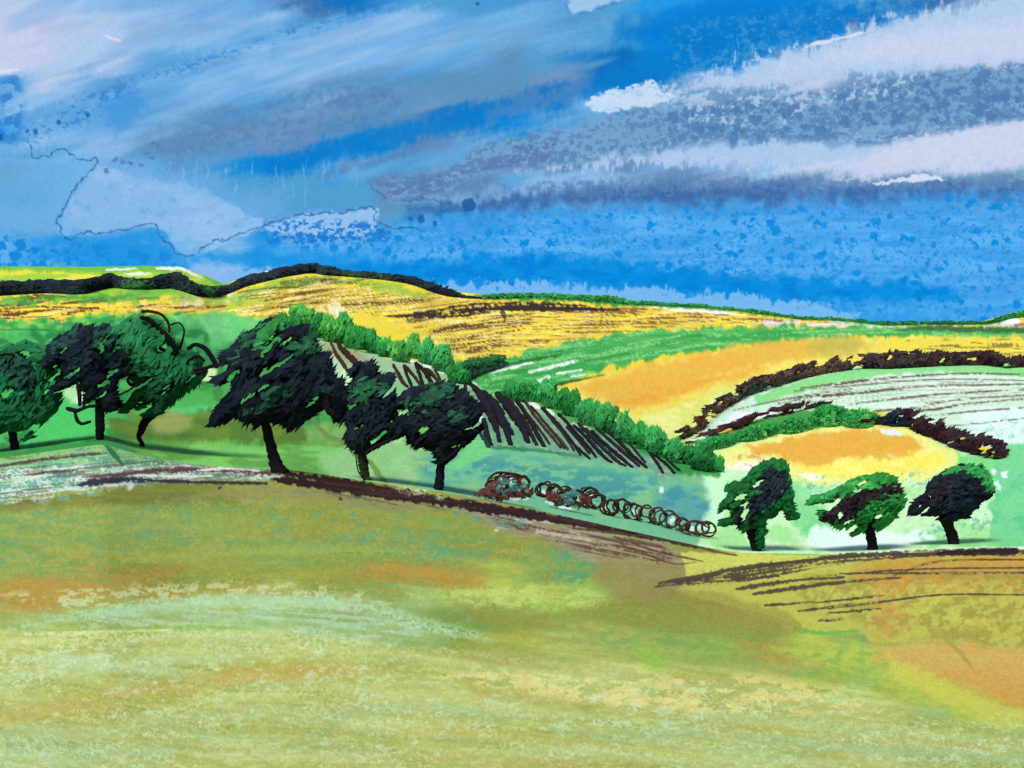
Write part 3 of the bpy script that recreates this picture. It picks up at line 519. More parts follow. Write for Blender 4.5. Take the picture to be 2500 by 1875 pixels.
    p.stroke([(2180,1640,3),(2250,1690,14),(2340,1740,16),(2440,1765,5),(2540,1790,3)], 0, (156,184,72), .75, 0, 6)
    p.poly([(2170,1600),(2280,1650),(2420,1720),(2540,1740),(2540,1780),(2400,1760),(2260,1700),(2180,1660)], (208,196,90), .75, soft=10, wob=8)
    p.poly([(1660,1440),(1760,1450),(1900,1490),(1960,1535),(1850,1540),(1750,1510),(1640,1470)], (154,142,70), .7, soft=6, wob=6)
    p.stroke([(1640,1465),(1760,1478),(1860,1500),(1940,1530)], 3, (132,126,60), .5, .1, 2)
    # mauve wash right of the bank
    p.poly([(1080,1225),(1300,1255),(1500,1300),(1660,1345),(1690,1395),(1640,1430),(1500,1390),(1380,1345),(1250,1300),(1130,1255)], (150,132,104), .8, soft=9, wob=10, var=(178,160,136), va=.7, vs=(80, 5))
    p.poly([(1450,1360),(1640,1370),(1680,1410),(1600,1470),(1480,1440)], (152,132,82), .75, soft=14, wob=8)
    p.poly([(1660,1345),(1800,1352),(2000,1352),(1960,1368),(1800,1392),(1690,1412),(1670,1380)], (206,198,98), .95, soft=3, wob=4)
    p.stroke([(1880,1352),(2000,1352),(2060,1348)], 6, (110,180,90), .7, .2)
    mv = lambda x, y: y - x*.21
    p.streaks([(1080,1225),(1300,1250),(1560,1305),(1640,1370),(1500,1360),(1300,1300),(1150,1255)], (96,62,62), mv, .58, .85, 90, 3.5)
    p.streaks([(1130,1235),(1300,1265),(1450,1310),(1350,1320),(1200,1275)], (206,190,182), mv, .66, .8, 60, 4)
    p.spots([(1100,1245),(1280,1265),(1240,1290),(1130,1265)], (96,146,140), .6, .7, (13, 8), 8)
    # brown bank
    p.stroke([(640,1158,16),(700,1166,28),(800,1180,32),(900,1196,34),(1000,1211,28),(1100,1227,22),(1200,1243,24),(1330,1262,20),(1450,1283,18),(1600,1312,13),(1700,1335,8)], 0, (46,28,30), .98, .12, 2, 4, fine=6)
    p.stroke([(800,1185,14),(950,1204,20),(1100,1222,16),(1300,1254,14),(1500,1292,8)], 0, (84,46,46), .6, .5, fine=4)
    p.streaks([(800,1190),(1000,1215),(1150,1245),(1000,1235),(800,1205)], (60,52,66), mv, .66, .5, 50, 4)
    p.streaks([(850,1165),(1000,1180),(1150,1212),(1000,1205)], (206,214,190), mv, .7, .8, 40, 4)
    for q in ([(1560,1305,6),(1650,1322,9),(1740,1345,7),(1800,1356,3)], [(1500,1310,4),(1600,1345,5),(1715,1370,4)], [(1520,1330,3),(1640,1375,3),(1700,1372,2)], [(1400,1290,7),(1500,1300,8),(1560,1312,4)]):
        p.stroke(q, 0, (86,60,44), .85, .25, fine=3)
    # bleached strip, left
    p.poly([(-900,1170),(0,1128),(250,1118),(420,1128),(660,1150),(660,1168),(420,1172),(300,1190),(120,1212),(0,1226),(-900,1260)], (206,212,212), .97, soft=5, wob=7, fr=8)
    p.poly([(-900,1130),(0,1100),(260,1070),(330,1100),(430,1128),(250,1135),(0,1150),(-900,1190)], (136,184,120), .9, soft=6, wob=7, dry=.25)
    wl = lambda x, y: y + x*.09
    L = [(-900,1150),(0,1125),(250,1090),(400,1125),(650,1150),(650,1170),(400,1175),(150,1215),(0,1225),(-900,1250)]
    p.streaks(L, (140,178,136), wl, .55, .75, 60, 9, gw=.4); p.streaks(L, (84,146,142), wl, .62, .7, 34, 6, gw=.4); p.streaks(L, (92,78,80), wl, .6, .6, 90, 3)
    for q in ([(0,1138,6),(70,1126,9),(150,1116,8),(260,1105,5)], [(190,1098,2),(230,1093,4),(262,1090,3)], [(60,1160,3),(130,1152,7),(180,1148,3)]):
        p.stroke(q, 0, (80,50,52), .85, .3, fine=3)
    p.stroke([(200,1165,3),(300,1158,9),(420,1148,14),(540,1147,10),(655,1158,12)], 0, (98,54,62), .93, .2, 2)
    p.stroke([(190,1184,4),(230,1178,18),(300,1170,14),(420,1176,9),(540,1178,9),(650,1180,8)], 0, (48,40,56), .93, .27, 2)
    p.stroke([(250,1076,3),(275,1105,13),(300,1135,7)], 0, (40,104,66), .9, 0, 3)
    p.stroke([(300,1128),(450,1132),(560,1134),(650,1148)], 7, (66,120,84), .75, .35)
    p.stroke([(540,1132,2),(590,1136,6),(650,1148,4)], 0, (40,62,52), .85, .1)
    p.stroke([(330,1160),(430,1163),(520,1161)], 5, (226,222,222), .9, .2); p.stroke([(480,1148),(560,1144),(650,1148)], 6, (232,234,236), .9, .25)
    p.stroke([(0,1226,4),(120,1208,9),(300,1188,5)], 0, (150,140,62), .8, .3)
    # crest of the right mound
    p.stroke([(2000,1350,6),(2150,1342,16),(2300,1336,18),(2560,1332,18)], 0, (228,230,228), .95, .22, 2)
    for q in ([(1610,1424,4),(1700,1408,12),(1800,1388,8),(1900,1374,7),(2050,1358,8),(2200,1352,9),(2350,1348,12),(2470,1346,14),(2490,1347,10),(2600,1348,6)], [(1600,1432,3),(1700,1416,8),(1800,1402,6)],
              [(1770,1408,6),(1820,1402,22),(1920,1386,20),(2020,1370,14),(2150,1360,9),(2300,1352,6)], [(1800,1437,6),(1860,1428,8),(1960,1416,6),(2060,1410,4)], [(1840,1450,4),(1930,1438,8),(2050,1422,5),(2200,1410,3)],
              [(1680,1428,3),(1800,1416,6),(1900,1406,4)], [(1990,1408,2),(2150,1394,4),(2300,1388,3),(2560,1386,3)], [(2050,1400,2),(2250,1400,4),(2560,1398,3)], [(1868,1478,5),(1930,1474,4),(1990,1468,3)], [(1990,1472,2),(2080,1462,4),(2160,1454,3)],
              [(1950,1492,3),(2020,1484,5),(2130,1472,4),(2300,1452,3),(2500,1452,3)], [(2020,1496,3),(2090,1492,5),(2150,1486,2)], [(2000,1515,4),(2040,1513,5),(2060,1510,3)], [(2180,1405,3),(2300,1370,3),(2560,1366,3)]):
        q = [(a_, b_, c_*1.45) for a_, b_, c_ in q]; p.stroke(q, 0, (72,58,52), .88, .34, fine=3.2, sl_len=160)
    p.stroke([(2290,1351,8),(2380,1348,14),(2480,1346,15)], 0, (46,28,28), .93, .2)
    for (x, y) in [(536,1190),(830,1217),(1212,1295)]:
        p.poly([(x-4, y-3), (x+4, y-3), (x+4, y+3), (x-4, y+3)], (52,40,52) if x != 1212 else (210,220,220), .8, soft=1.5, wob=3)
    for q, c, a in [([(60,1525,8),(300,1490,26),(600,1465,34),(850,1475,34),(1050,1530,30),(1200,1560,8)], (178,206,170), .6), ([(-60,1570,14),(200,1560,22),(600,1550,24),(900,1570,12)], (216,216,156), .5), ([(350,1590,8),(700,1580,24),(1000,1600,20),(1150,1620,8)], (206,210,146), .4),
                    ([(-60,1660,14),(250,1625,20),(600,1600,16)], (198,212,170), .45), ([(250,1785,12),(600,1700,30),(1000,1700,26),(1400,1745,14)], (206,210,148), .4), ([(700,1850,10),(1200,1830,30),(1700,1850,30),(2200,1865,14)], (204,208,146), .4), ([(1700,1740,10),(2000,1770,24),(2300,1810,26),(2560,1840,10)], (196,206,154), .45),
                    ([(300,1365,6),(700,1345,20),(1000,1352,16),(1200,1380,6)], (168,170,84), .45), ([(1000,1450,10),(1250,1450,30),(1450,1475,12)], (192,200,112), .5)]:
        p.stroke(q, 0, c, min(1, a*1.35), .26, 14, 10, fine=14, sl_len=260)
    p.spots(low, (208,206,146), .62, .2, (17, 10), 40, .12); p.spots(allf, (142,148,70), .66, .16, (15, 9), 40, .12); p.spots(low, (206,218,190), .76, .5, (20, 9), 40, .08); p.spots(low, (200,164,84), .76, .3, (26, 10), 40, .1)
    p.C = p.C*np.array([.965, 1.02, .955], np.float32)
    p.finish(.04)
    return p.C
# ------------------------------------------------------------------ mesh helpers
SC = bpy.context.scene; COL = SC.collection
def link_mesh(name, V, Fc, C=None, mat=None, parent=None, smooth=True, uv=None):
    me = bpy.data.meshes.new(name)
    V = np.asarray(V, np.float32); Fc = np.asarray(Fc, np.int32)
    me.vertices.add(len(V)); me.vertices.foreach_set('co', V.ravel())
    me.loops.add(Fc.size); me.loops.foreach_set('vertex_index', Fc.ravel())
    me.polygons.add(len(Fc)); k = Fc.shape[1]
    me.polygons.foreach_set('loop_start', np.arange(0, Fc.size, k, dtype=np.int32))
    me.polygons.foreach_set('use_smooth', np.full(len(Fc), smooth))
    me.update(calc_edges=True)
    if C is not None:
        at = me.color_attributes.new('pigment', 'FLOAT_COLOR', 'POINT')
        at.data.foreach_set('color', np.hstack([np.asarray(C, np.float32), np.ones((len(V), 1), np.float32)]).ravel())
    if uv is not None:
        u = me.uv_layers.new(name='surface'); u.data.foreach_set('uv', np.asarray(uv, np.float32)[Fc.ravel()].ravel())
    if mat: me.materials.append(mat)
    o = bpy.data.objects.new(name, me); COL.objects.link(o)
    if parent: o.parent = parent
    return o
def tag(o, label=None, cat=None, group=None, kind=None):
    for k, v in (('label', label), ('category', cat), ('group', group), ('kind', kind)):
        if v: o[k] = v
    return o
def empty(name, loc):
    o = bpy.data.objects.new(name, None); COL.objects.link(o); o.location = loc; o.empty_display_size = .3; return o
def local(V, root): return np.asarray(V) - np.array(root.location)[None, :]
def make_mat(name, rough=.85, grain=.06, scale=40., bump=.0, emit=None, obj_scale=False):
    m = bpy.data.materials.new(name); m.use_nodes = True; nt = m.node_tree; N = nt.nodes; L = nt.links
    N.clear(); out = N.new('ShaderNodeOutputMaterial')
    a = N.new('ShaderNodeAttribute'); a.attribute_name = 'pigment'
    tc = N.new('ShaderNodeTexCoord'); nz = N.new('ShaderNodeTexNoise'); nz.inputs['Scale'].default_value = scale; nz.inputs['Detail'].default_value = 4
    L.new(tc.outputs['Object' if obj_scale else 'UV'], nz.inputs['Vector'])
    mr = N.new('ShaderNodeMapRange'); mr.inputs[1].default_value = .3; mr.inputs[2].default_value = .7; mr.inputs[3].default_value = 1-grain; mr.inputs[4].default_value = 1+grain
    L.new(nz.outputs['Fac'], mr.inputs[0])
    mx = N.new('ShaderNodeVectorMath'); mx.operation = 'SCALE'; L.new(a.outputs['Color'], mx.inputs[0]); L.new(mr.outputs[0], mx.inputs['Scale'])
    if emit is not None:
        e = N.new('ShaderNodeEmission'); L.new(mx.outputs[0], e.inputs['Color']); e.inputs['Strength'].default_value = emit; L.new(e.outputs[0], out.inputs[0])
    else:
        b = N.new('ShaderNodeBsdfPrincipled'); b.inputs['Roughness'].default_value = rough; b.inputs['Specular IOR Level'].default_value = .02
        L.new(mx.outputs[0], b.inputs['Base Color']); L.new(b.outputs[0], out.inputs[0])
        if bump:
            bp = N.new('ShaderNodeBump'); bp.inputs['Strength'].default_value = bump; bp.inputs['Distance'].default_value = .05
            L.new(nz.outputs['Fac'], bp.inputs['Height']); L.new(bp.outputs[0], b.inputs['Normal'])
    return m
def sheet(name, X, Y, P, C, mat):
    h, w = X.shape
    i = np.arange(h*w).reshape(h, w)
    Fc = np.stack([i[:-1, :-1], i[1:, :-1], i[1:, 1:], i[:-1, 1:]], -1).reshape(-1, 4)
    V = np.stack(P, -1).reshape(-1, 3); uv = np.stack([X/400., Y/400.], -1).reshape(-1, 2)
    return link_mesh(name, V, Fc, C.reshape(-1, 3), mat, uv=uv)

M_LAND = make_mat('painted_field', .9, .02, 60, .1); M_SKY = make_mat('painted_sky', grain=.01, scale=70, emit=1.0/2**EXPOSURE)
M_LEAF = make_mat('foliage', .95, .12, 9, obj_scale=True); M_BARK = make_mat('bark', .85, .22, 6, .4, obj_scale=True); M_FARLEAF = make_mat('far_foliage', .85, .12, .6, obj_scale=True)

# ------------------------------------------------------------------ terrain and sky
X, Y, C = make_sky()
a, d, z = ray(X, Y); n = np.sqrt(a*a+d*d+z*z); R = 4200.
tag(sheet('sky', X, Y, (a/n*R, d/n*R, z/n*R), lin(C), M_SKY), kind='structure')
xs = axis(-60, 2560, 2.3, -1500, 4100)
vs = np.concatenate([np.linspace(0, .955, 205), np.linspace(.957, 1.17, 45)]); vs = np.unique(np.concatenate([np.arange(0, 1.02, .0052), np.linspace(1.02, 1.17, 12)]))
Xf, Vf = np.meshgrid(xs, vs); S_, F_ = skyline(Xf), crest(Xf); Yf = S_ + Vf*(F_-S_)
C = paint_far(Xf, Yf); Px, Py, Pz = pt(Xf, Yf, np.where(Vf <= 1, D_SKY*(D_FAR/D_SKY)**np.minimum(Vf, 1), D_FAR-(Vf-1)*8))
# the hills go on behind their skyline and sink to the plain
bx, bd, bz, bc = [], [], [], []
for dd, dz in ((1040, -6), (1150, -26), (1400, -62), (2000, -90), (4600, -95)):
    s = dd/D_SKY; bx.append(Px[0]*s); bd.append(np.full_like(Px[0], dd)); bz.append(np.maximum(Pz[0]+dz, -92) if dd < 2000 else np.full_like(Px[0], -92.)); bc.append(np.tile(np.array([[110, 160, 70]], np.float32), (len(xs), 1)))
cat = lambda B, A: np.vstack([np.array(B[::-1]), A])
Xa = cat([Xf[0]]*5, Xf); Ya = cat([Yf[0]-2*(k+1) for k in range(5)], Yf)
hills = sheet('hills', Xa, Ya, (cat(bx, Px), cat(bd, Py), cat(bz, Pz)), lin(np.concatenate([np.array(bc[::-1]), C], 0), K_GROUND), M_LAND)
tag(hills, kind='structure')
vn_ = np.concatenate([np.arange(0, 1.0, .0030), np.linspace(1.0, 1.62, 40)])
Xn, Vn = np.meshgrid(xs, vn_); Fn = crest(Xn); Yn = Fn + Vn*(1875-Fn)
C = paint_near(Xn, Yn); Px, Py, Pz = pt(Xn, Yn, 10.*6.**(1-Vn))
bx, bd, bz, bc = [], [], [], []
for dd, dz in ((62, -.5), (66, -2.2), (75, -6), (90, -9)):
    bx.append(Px[0]*dd/60.); bd.append(np.full_like(Px[0], dd)); bz.append(Pz[0]+dz); bc.append(C[0])
Xa = cat([Xn[0]]*4, Xn); Ya = cat([Yn[0]-2*(k+1) for k in range(4)], Yn)
tag(sheet('foreground_field', Xa, Ya, (cat(bx, Px), cat(bd, Py), cat(bz, Pz)), lin(np.concatenate([np.array(bc[::-1]), C], 0), K_GROUND), M_LAND), kind='structure')
g = link_mesh('ground', [(-9000, -3000, -93), (9000, -3000, -93), (9000, 9000, -93), (-9000, 9000, -93)], [(0, 1, 2, 3)], lin(np.tile([[120., 150., 70.]], (4, 1)), K_GROUND), M_LAND, uv=np.array([(0, 0), (20, 0), (20, 20), (0, 20)]))
tag(g, kind='structure')

# ------------------------------------------------------------------ plants
def inside(poly, x, y): return sdf(poly, x, y)
def foliage(name, poly, Dfun, thick, n, dirdeg, size, base, zones=(), holes=(), mat=None, parent=None, seed=0, spread=15, curve=True, jit=.09, edge=None, wild=10., off0=-.6, ragged=4.):
    """leaf sprays filling a crown of the given outline, real thickness 'thick' (metres) at depth Dfun"""
    r = np.random.RandomState(seed+11)
    poly = cr(list(poly)+[poly[0]], 5)[:-1] if curve else np.array(poly, float)
    x0, y0 = poly.min(0); x1, y1 = poly.max(0)
    HS = [cr(list(h)+[h[0]], 4)[:-1] for h in holes]
    xs_, ys_, es_ = [], [], []; tot = 0
    while tot < n:
        x = r.uniform(x0, x1, n*2); y = r.uniform(y0, y1, n*2); e = sdf(poly, x + (fbm(x/14, y/14, seed+3)-.5)*ragged*2, y + (fbm(x/14, y/14, seed+9)-.5)*ragged*2); k = e > 1.0
        for h in HS: k &= sdf(h, x, y) < -size[1]*.62
        xs_.append(x[k]); ys_.append(y[k]); es_.append(e[k]); tot += k.sum()
    x = np.concatenate(xs_)[:n]; y = np.concatenate(ys_)[:n]; e = np.concatenate(es_)[:n]
    em = edge or max(e.max()*.8, 4)
    prof = np.sqrt(np.clip(1-(1-np.clip(e/em, 0, 1))**2, 0.02, 1))
    off = r.uniform(-1, 1, n)*thick*prof + off0*thick*.0
    D = Dfun(x, y) if callable(Dfun) else np.full(n, float(Dfun))
    px, py, pz = pt(x, y, D + off)
    loose = (e < 7) & (r.rand(n) < .3)                      # stray sprays break the outline
    scale = D/F
    ln = size[0]*scale*r.uniform(.3, 1.5, n); wd = size[1]*scale*r.uniform(.45, 1.35, n)
    ln = np.where(loose, ln*1.5, ln); wd = np.where(loose, wd*.75, wd)
    ang = np.radians(dirdeg + (fbm(x/38, y/38, seed+71, 2)-.5)*64 + r.normal(0, spread*.7, n)); tilt = r.normal(0, .22, n)
    ux = np.cos(ang)*np.cos(tilt); uz = np.sin(ang)*np.cos(tilt); uy = np.sin(tilt)
    # width direction
    roll = r.normal(0, .33, n)
    wx0, wz0 = -np.sin(ang), np.cos(ang)
    wx = wx0*np.cos(roll); wz = wz0*np.cos(roll); wy = np.sin(roll)
    c = np.tile(np.array(base, np.float32), (n, 1))
    for zp, zc in zones:
        zp = cr(list(zp)+[zp[0]], 4)[:-1]
        m = sdf(zp, x + (fbm(x/9, y/9, seed+41)-.5)*wild*2, y + (fbm(x/9, y/9, seed+47)-.5)*wild*2) > r.normal(0, 2.2, n)
        c[m] = zc
    c = c*(1 + r.normal(0, jit, n))[:, None] + (fbm(x/18, y/14, seed+5)[:, None]-.5)*np.array([[10, 22, 16]])
    c = lin(np.clip(c, 6, 250), K_LEAF)
    P = np.stack([px, py, pz], -1); U = np.stack([ux, uy, uz], -1)*ln[:, None]/2; Wv = np.stack([wx, wy, wz], -1)*wd[:, None]/2
    bend = np.stack([uy*0, np.full(n, -1.), uy*0], -1)*wd[:, None]*.25
    V = np.stack([P-U, P-U*.45-Wv*.9+bend, P-U*.45+Wv*.9+bend, P+U*.5-Wv+bend, P+U*.5+Wv+bend, P+U], 1).reshape(-1, 3)
    b = (np.arange(n)*6)[:, None]
    Fc = np.concatenate([b+np.array([[0, 1, 2, 2]]), b+np.array([[1, 3, 4, 2]]), b+np.array([[3, 5, 5, 4]])], 0)
    T = np.concatenate([b+np.array([[0, 1, 2]]), b+np.array([[1, 3, 4]]), b+np.array([[1, 4, 2]]), b+np.array([[3, 5, 4]])], 0)
    if parent is not None: V = local(V, parent)
    ob = link_mesh(name, V, T, np.repeat(c, 6, 0), mat or M_LEAF, parent, smooth=True)
    hx = max(np.ptp(px)/2, .01); hz = max(np.ptp(pz)/2, .01)          # leaves lie along the crown's own rounded surface
    N = np.stack([(px-px.mean())/hx*.35, -0.75 + off/thick*.15, (pz-pz.mean())/hz*.35+.18], -1) + r.normal(0, .07, (n, 3))
    N /= np.linalg.norm(N, axis=1)[:, None]
    ob.data.normals_split_custom_set_from_vertices(np.repeat(N, 6, 0).tolist())
    return ob
def limb(name, pts, col, Dv, parent=None, mat=None, seed=0, n=5, rough=.16, off=0., sides=9):
    """a tapered knotty limb through picture points (x, y, r) at depth Dv (number or function)"""
    P = cr(pts, n); r = np.random.RandomState(seed+3)
    D = np.array([Dv(q[0], q[1]) if callable(Dv) else Dv for q in P], float) + (np.linspace(0, 0, len(P)) if not isinstance(off, tuple) else np.linspace(off[0], off[1], len(P)))
    if not isinstance(off, tuple): D = D + 0*off
    c = np.stack(pt(P[:, 0], P[:, 1], D), -1)
    if not isinstance(off, tuple): c[:, 1] += off
    rad = P[:, 2]*D/F
    V = []; th = np.linspace(0, 2*np.pi, sides, endpoint=False)
    T = np.gradient(c, axis=0); T /= np.linalg.norm(T, axis=1)[:, None]+1e-9
    for i in range(len(c)):
        s = np.cross(T[i], (0, 1, 0)); nn = np.linalg.norm(s); s = s/nn if nn > .05 else np.array((1., 0, 0)); q = np.cross(s, T[i])
        for t in th:
            V.append(c[i] + (s*math.cos(t)+q*math.sin(t))*rad[i]*(1+r.uniform(-rough, rough)))
    V.append(c[0]-T[0]*rad[0]*.5); V.append(c[-1]+T[-1]*rad[-1]*.6)
    m = len(c); Fc = []
    for i in range(m-1):
        for k in range(sides):
            a0 = i*sides+k; a1 = i*sides+(k+1) % sides; Fc += [(a0, a1, a1+sides), (a0, a1+sides, a0+sides)]
    for k in range(sides): Fc += [(m*sides, (k+1) % sides, k), (m*sides+1, (m-1)*sides+k, (m-1)*sides+(k+1) % sides)]
    V = np.array(V)
    if parent is not None: V = local(V, parent)
    cc = np.tile(lin(np.array([col], np.float32)*(.86 if mat else .74), 1.0), (len(V), 1))*(1+r.uniform(-.15, .15, len(V)))[:, None]
    return link_mesh(name, V, Fc, cc, mat or M_BARK, parent)
def Zf(x0, y0, k): return lambda *pts: [(x0+p[0]*k, y0+p[1]*k) + ((p[2]*k,) if len(p) > 2 else ()) for p in pts]
Z1 = Zf(0, 620, .28933); Z2 = Zf(480, 620, .28933); Z3 = Zf(780, 760, .28933); Z4 = Zf(1000, 640, .36166); Z5 = Zf(1600, 700, .40687)
INK = (24, 31, 40); INK2 = (36, 28, 32); DG = (30, 84, 52); MG = (34, 112, 54); LG = (70, 156, 72); BRK = (42, 34, 42)
def tree(label, base, trunk, crown, size=(25, 8.5), n=5000, dirdeg=38, col=INK, zones=(), holes=(), thick=None, tcol=BRK, limbs=(), seed=0, dD=0., slits=7, **kw):
    D = float(depth(base[0], base[1])) + dD
    root = empty('broadleaf_tree', [float(v) for v in pt(base[0], base[1], D)])
    tag(root, label, 'tree', 'dark round trees along the field edge')
    limb('trunk', trunk, tcol, D, root, seed=seed)
    P = np.array(crown); w = np.ptp(P[:, 0])*D/F; holes = list(holes); rr = random.Random(seed*7+1); tries = 0
    while slits > 0 and tries < 400:                       # wind-blown gaps
        tries += 1; x = rr.uniform(P[:, 0].min(), P[:, 0].max()); y = rr.uniform(P[:, 1].min(), P[:, 1].max())
        e = float(sdf(P, np.array([x]), np.array([y]))[0])
        if not (4 < e < 34): continue
        l = rr.uniform(12, 30)*(size[0]/25.); h = rr.uniform(2.5, 6)*(size[0]/25.); a = math.radians(dirdeg + rr.uniform(-12, 12)); c, s_ = math.cos(a), -math.sin(a)
        holes.append([(x-c*l, y-s_*l), (x-s_*h, y+c*h), (x+c*l, y+s_*l), (x+s_*h, y-c*h)]); slits -= 1
    foliage('crown', crown, D, thick or w*.32, n, dirdeg, size, col, zones, holes, M_LEAF, root, seed, **kw)
    for k, lb in enumerate(limbs):
        c = BRK
        limb('branch', [(q[0], q[1], q[2]*.52) for q in lb[1:]], lb[0] if lb[0] else c, D, root, seed=seed+k+5, off=-(thick or w*.32)*.75 if len(lb) > 2 else 0)
    return root
tree('leftmost tree, green crown cut by the picture edge with a dark curled branch', (38, 1098), Z1((95,1360,30),(100,1450,33),(112,1550,34),(130,1650,36)),
     [(-70,850),(0,850),(28,845),(55,838),(85,842),(112,868),(126,905),(150,925),(146,975),(124,1020),(95,1045),(72,1072),(60,1066),(48,1050),(0,1058),(-70,1070)], n=4200, col=(30,92,56),
     zones=[(Z1((-100,900),(60,860),(220,860),(250,930),(290,1050),(300,1180),(220,1200),(100,1080),(0,1000),(-100,1000)), (30,60,52))],
     holes=[Z1((0,1200),(60,1140),(140,1130),(80,1180),(10,1240)), Z1((170,830),(240,820),(260,850),(200,880)), Z1((370,1190),(420,1120),(480,1080),(430,1150))],
     limbs=[[INK2]+Z1((40,890,14),(60,860,18),(130,845,20),(190,850,18),(170,890,18),(80,900,16),(50,880,12)), [INK2]+Z1((180,890,18),(220,960,24),(245,1050,28),(268,1140,26),(270,1210,20)), [INK2]+Z1((190,1100,12),(215,1180,18),(210,1250,12))], seed=1)
tree('second tree from the left, black jagged crown, forked trunk with a knotted ring', (244, 1074), Z1((850,1230,42),(845,1330,38),(842,1430,38),(845,1520,36),(842,1565,30)),
     Z1((350,920),(400,870),(440,840),(430,760),(500,710),(590,670),(640,640),(720,640),(790,650),(840,620),(930,650),(950,740),(930,820),(890,880),(860,960),(870,1010),(905,920),(960,850),(1020,850),(1000,930),(1030,960),(1070,960),(1060,1010),(1000,1070),(970,1140),(975,1200),(985,1270),(970,1310),(900,1310),(870,1265),(800,1200),(740,1250),(715,1240),(740,1170),(700,1110),(690,1060),(620,1080),(560,1110),(480,1165),(430,1165),(490,1100),(540,1020),(530,930),(500,900),(430,940),(380,950)),
     n=6500, zones=[(Z1((760,640),(930,640),(950,740),(880,860),(800,800)), (32,72,58)), (Z1((430,760),(640,650),(700,660),(560,760),(460,840)), (34,64,58))],
     holes=[Z1((890,1040),(900,1000),(930,960),(950,980),(920,1040)), Z1((895,1110),(920,1070),(945,1060),(920,1120))],
     limbs=[[None]+Z1((880,1270,30),(800,1280,26),(720,1310,34),(660,1300,36),(630,1290,26)), [None]+Z1((700,1320,24),(720,1390,30),(760,1420,26),(830,1400,22)), [None]+Z1((960,1220,26),(1050,1190,16),(1150,1140,14),(1240,1080,14)), [None]+Z1((720,1080,26),(740,1180,34),(740,1270,26))], seed=2)
tree('third tree from the left, green leaning crown with dark scrolled branches', (347, 1090), Z1((1330,1310,36),(1260,1380,34),(1210,1440,36),(1190,1500,30),(1170,1545,20),(1195,1590,18),(1200,1630,26)),
     Z1((950,670),(1010,620),(1060,560),(1100,555),(1110,600),(1220,550),(1300,570),(1400,640),(1470,760),(1530,830),(1640,860),(1700,980),(1700,1050),(1620,1120),(1500,1200),(1400,1290),(1320,1370),(1240,1350),(1170,1310),(1180,1270),(1240,1220),(1160,1220),(1060,1330),(1030,1320),(1080,1240),(1130,1180),(1220,1120),(1150,1060),(1130,1020),(1050,1010),(1080,960),(1010,940),(960,900),(900,870),(940,780)),
     n=7000, col=(32,96,58), zones=[(Z1((1040,1330),(1180,1200),(1400,1060),(1600,980),(1700,1000),(1500,1200),(1320,1370),(1180,1310)), (32,74,54))],
     holes=[Z1((1340,1190),(1400,1120),(1460,1090),(1440,1140),(1370,1185)), Z1((1150,1270),(1180,1230),(1220,1215),(1200,1255)), Z1((960,800),(1000,760),(1040,740),(1000,790))],
     limbs=[[INK2]+Z1((1250,540,30),(1330,560,34),(1400,630,36),(1470,700,44),(1530,780,44),(1560,840,30)), [INK2]+Z1((1330,730,30),(1390,780,32),(1470,820,26),(1550,840,20)), [(70,50,30)]+Z1((1260,490,26),(1340,490,26),(1430,520,22),(1480,590,24),(1490,660,22)),
            [INK2]+Z1((1500,600,16),(1570,585,12),(1610,640,12),(1600,720,18),(1570,800,26)), [None]+Z1((1640,800,30),(1700,765,34),(1780,790,38),(1840,870,42),(1880,950,44)), [None]+Z1((1780,900,26),(1720,860,26),(1650,900,24),(1640,980,20),(1720,1000,26),(1800,970,30)),
            [None]+Z1((1880,930,34),(1780,960,28),(1690,980,26),(1600,1060,22),(1500,1090,18)), [None]+Z1((1590,970,16),(1510,990,20),(1470,1040,20),(1510,1080,16),(1570,1030,14)), [INK2]+Z1((1360,810,16),(1372,900,16),(1350,1000,17),(1290,1060,20),(1220,1080,16)),
            [INK2]+Z1((1180,1010,26),(1145,1060,22),(1180,1100,24),(1240,1090,24),(1240,1040,20),(1190,1010,22)), [INK2]+Z1((1540,1080,14),(1440,1150,16),(1330,1230,20),(1230,1265,14))], seed=3)
